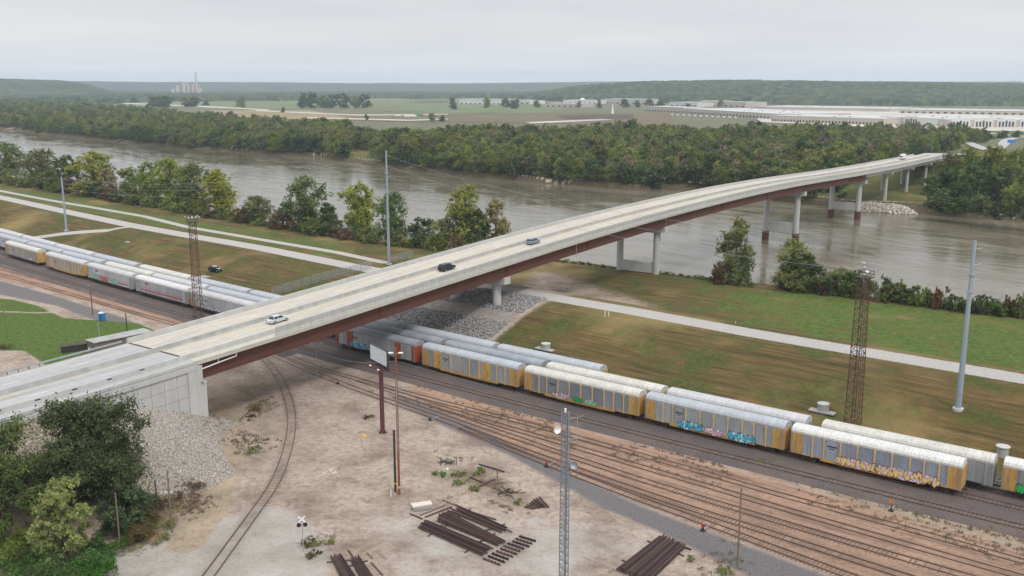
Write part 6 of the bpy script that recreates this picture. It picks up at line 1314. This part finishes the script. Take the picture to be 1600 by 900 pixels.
# white tanks, steeple, power plant, site objects
for px, lb, r_ in ((889, 'smallest white storage tank at the foot of the hills', 5), (898, 'middle white storage tank at the foot of the hills', 6), (910, 'largest white storage tank at the foot of the hills', 10)):
    x, y = G(px, 161, 0); root = empty('storage_tank', (x, y, 0), 0, lb, 'tank'); m = MB(); m.cyl((0, 0, 0), (0, 0, r_ * 1.3), r_, r_, 24); m.build('shell', white, root); m = MB(); m.cyl((0, 0, r_ * 1.3), (0, 0, r_ * 1.75), r_, r_ * .3, 24); m.build('dome', white, root)
x, y = G(957, 178, 0); root = empty('white_tower', (x, y, 0), 0, 'small pointed white tower on the brown plain', 'tower'); m = MB(); m.cyl((0, 0, 0), (0, 0, 14), 3, 1.6, 8); m.build('shaft', white, root); m = MB(); m.cyl((0, 0, 14), (0, 0, 24), 1.6, .1, 8); m.build('spire', white, root)
x0, y0 = -1960, 6000
pp_ = empty('power_plant', (x0, y0, 0), 0, 'distant power plant with one tall chimney on the horizon at left', 'power plant'); plm = paint('pale industrial cladding', srgb(190, 176, 168), .8, .1, .02)
m = MB(); m.cyl((30, 0, 0), (30, 0, 138), 7, 5, 16); m.build('chimney', plm, pp_); m = MB()
for a, b, hh in ((-90, -70, 60), (-50, -30, 78), (-22, -6, 62), (8, 20, 70), (40, 56, 46), (-120, -98, 40)): m.box(a, b, -20, 30, 0, hh)
m.build('boiler_house', plm, pp_); m = MB(); m.cyl((48, 0, 48), (48, 0, 70), 3, 3, 10); m.cyl((-70, 0, 62), (-70, 0, 88), 3, 3, 10); m.build('duct', galv, pp_)
x, y = G(655, 182, 0); m = MB(); m.box(-8, 8, -4, 4, 0, 4.5); o = m.build('site_container', paint('green tarpaulin', srgb(50, 140, 100), .7, .1)); o.location = (x, y, 0); tag(o, 'green covered container on the brown building site beyond the river', 'container')
for i, (px, py) in enumerate(((622, 182), (636, 183), (646, 183))): x, y = G(px, py, 0); root = empty('trailer', (x, y, 0), .1, ['left', 'middle', 'right'][i] + ' one of three white trailers on the brown building site beyond the river', 'trailer'); m = MB(); m.box(-6, 6, -1.3, 1.3, 1, 4); m.build('box', white, root); m = MB(); m.box(-4, 4, -1, 1, 0, 1); m.build('chassis', darkm, root)
_ord2 = _ord + ['twelfth', 'thirteenth', 'fourteenth']
for i, px in enumerate(range(1050, 1150, 9)):
    x, y = G(px, 181 + (px - 1050) * .05, 0); root = empty('trailer', (x, y, 0), 1.5, _ord2[i] + ' of the white trailers parked before the long low warehouse', 'trailer', 'trailers parked at the warehouse'); m = MB(); m.box(-7, 7, -1.3, 1.3, 1.1, 4.1); m.build('box', white, root); m = MB(); m.box(-6, 6, -1, 1, 0, 1.1); m.build('chassis', darkm, root)
x, y = G(1580, 223, 4); sg = empty('road_sign', (x, y, 0), 0, 'blue road sign beside the far ramp', 'sign'); m = MB(); m.box(-4, 4, -.1, .1, 4, 7); m.build('panel', bluem, sg); m = MB(); m.cyl((-3, 0, 0), (-3, 0, 5), .15, .15, 6); m.cyl((3, 0, 0), (3, 0, 5), .15, .15, 6); m.build('post', galv, sg)
# bare pale tree in the far front row
x, y = G(522, 224, 0); root = empty('bare_tree', (x, y, -1), 0, 'bare white branched tree among the dark far bank trees', 'tree'); m = MB(); rr = random.Random(2); m.cyl((0, 0, 0), (0, 0, 12), .7, .35, 7)
for i in range(14): a = rr.random() * 6.28; z0 = rr.uniform(7, 13); l_ = rr.uniform(5, 9); m.cyl((0, 0, z0), (math.cos(a) * l_ * .6, math.sin(a) * l_ * .6, z0 + l_), .32, .08, 5)
m.build('trunk', pale_bark, root)

# ------------------------------------------------------------------ haze: one closed box of thin air round everything
hm_ = bpy.data.materials.new('thin haze'); hm_.use_nodes = True; t = hm_.node_tree; t.nodes.clear(); o_ = N(t, 'ShaderNodeOutputMaterial'); vol = N(t, 'ShaderNodeVolumePrincipled'); vol.inputs['Color'].default_value = (.72, .84, 1, 1); vol.inputs['Density'].default_value = 7e-5; t.links.new(vol.outputs[0], o_.inputs['Volume'])
m = MB(); m.box(-14500, 14500, -400, 16500, -12, 220); hz_ = m.build('haze', hm_); tag(hz_, kind='stuff')
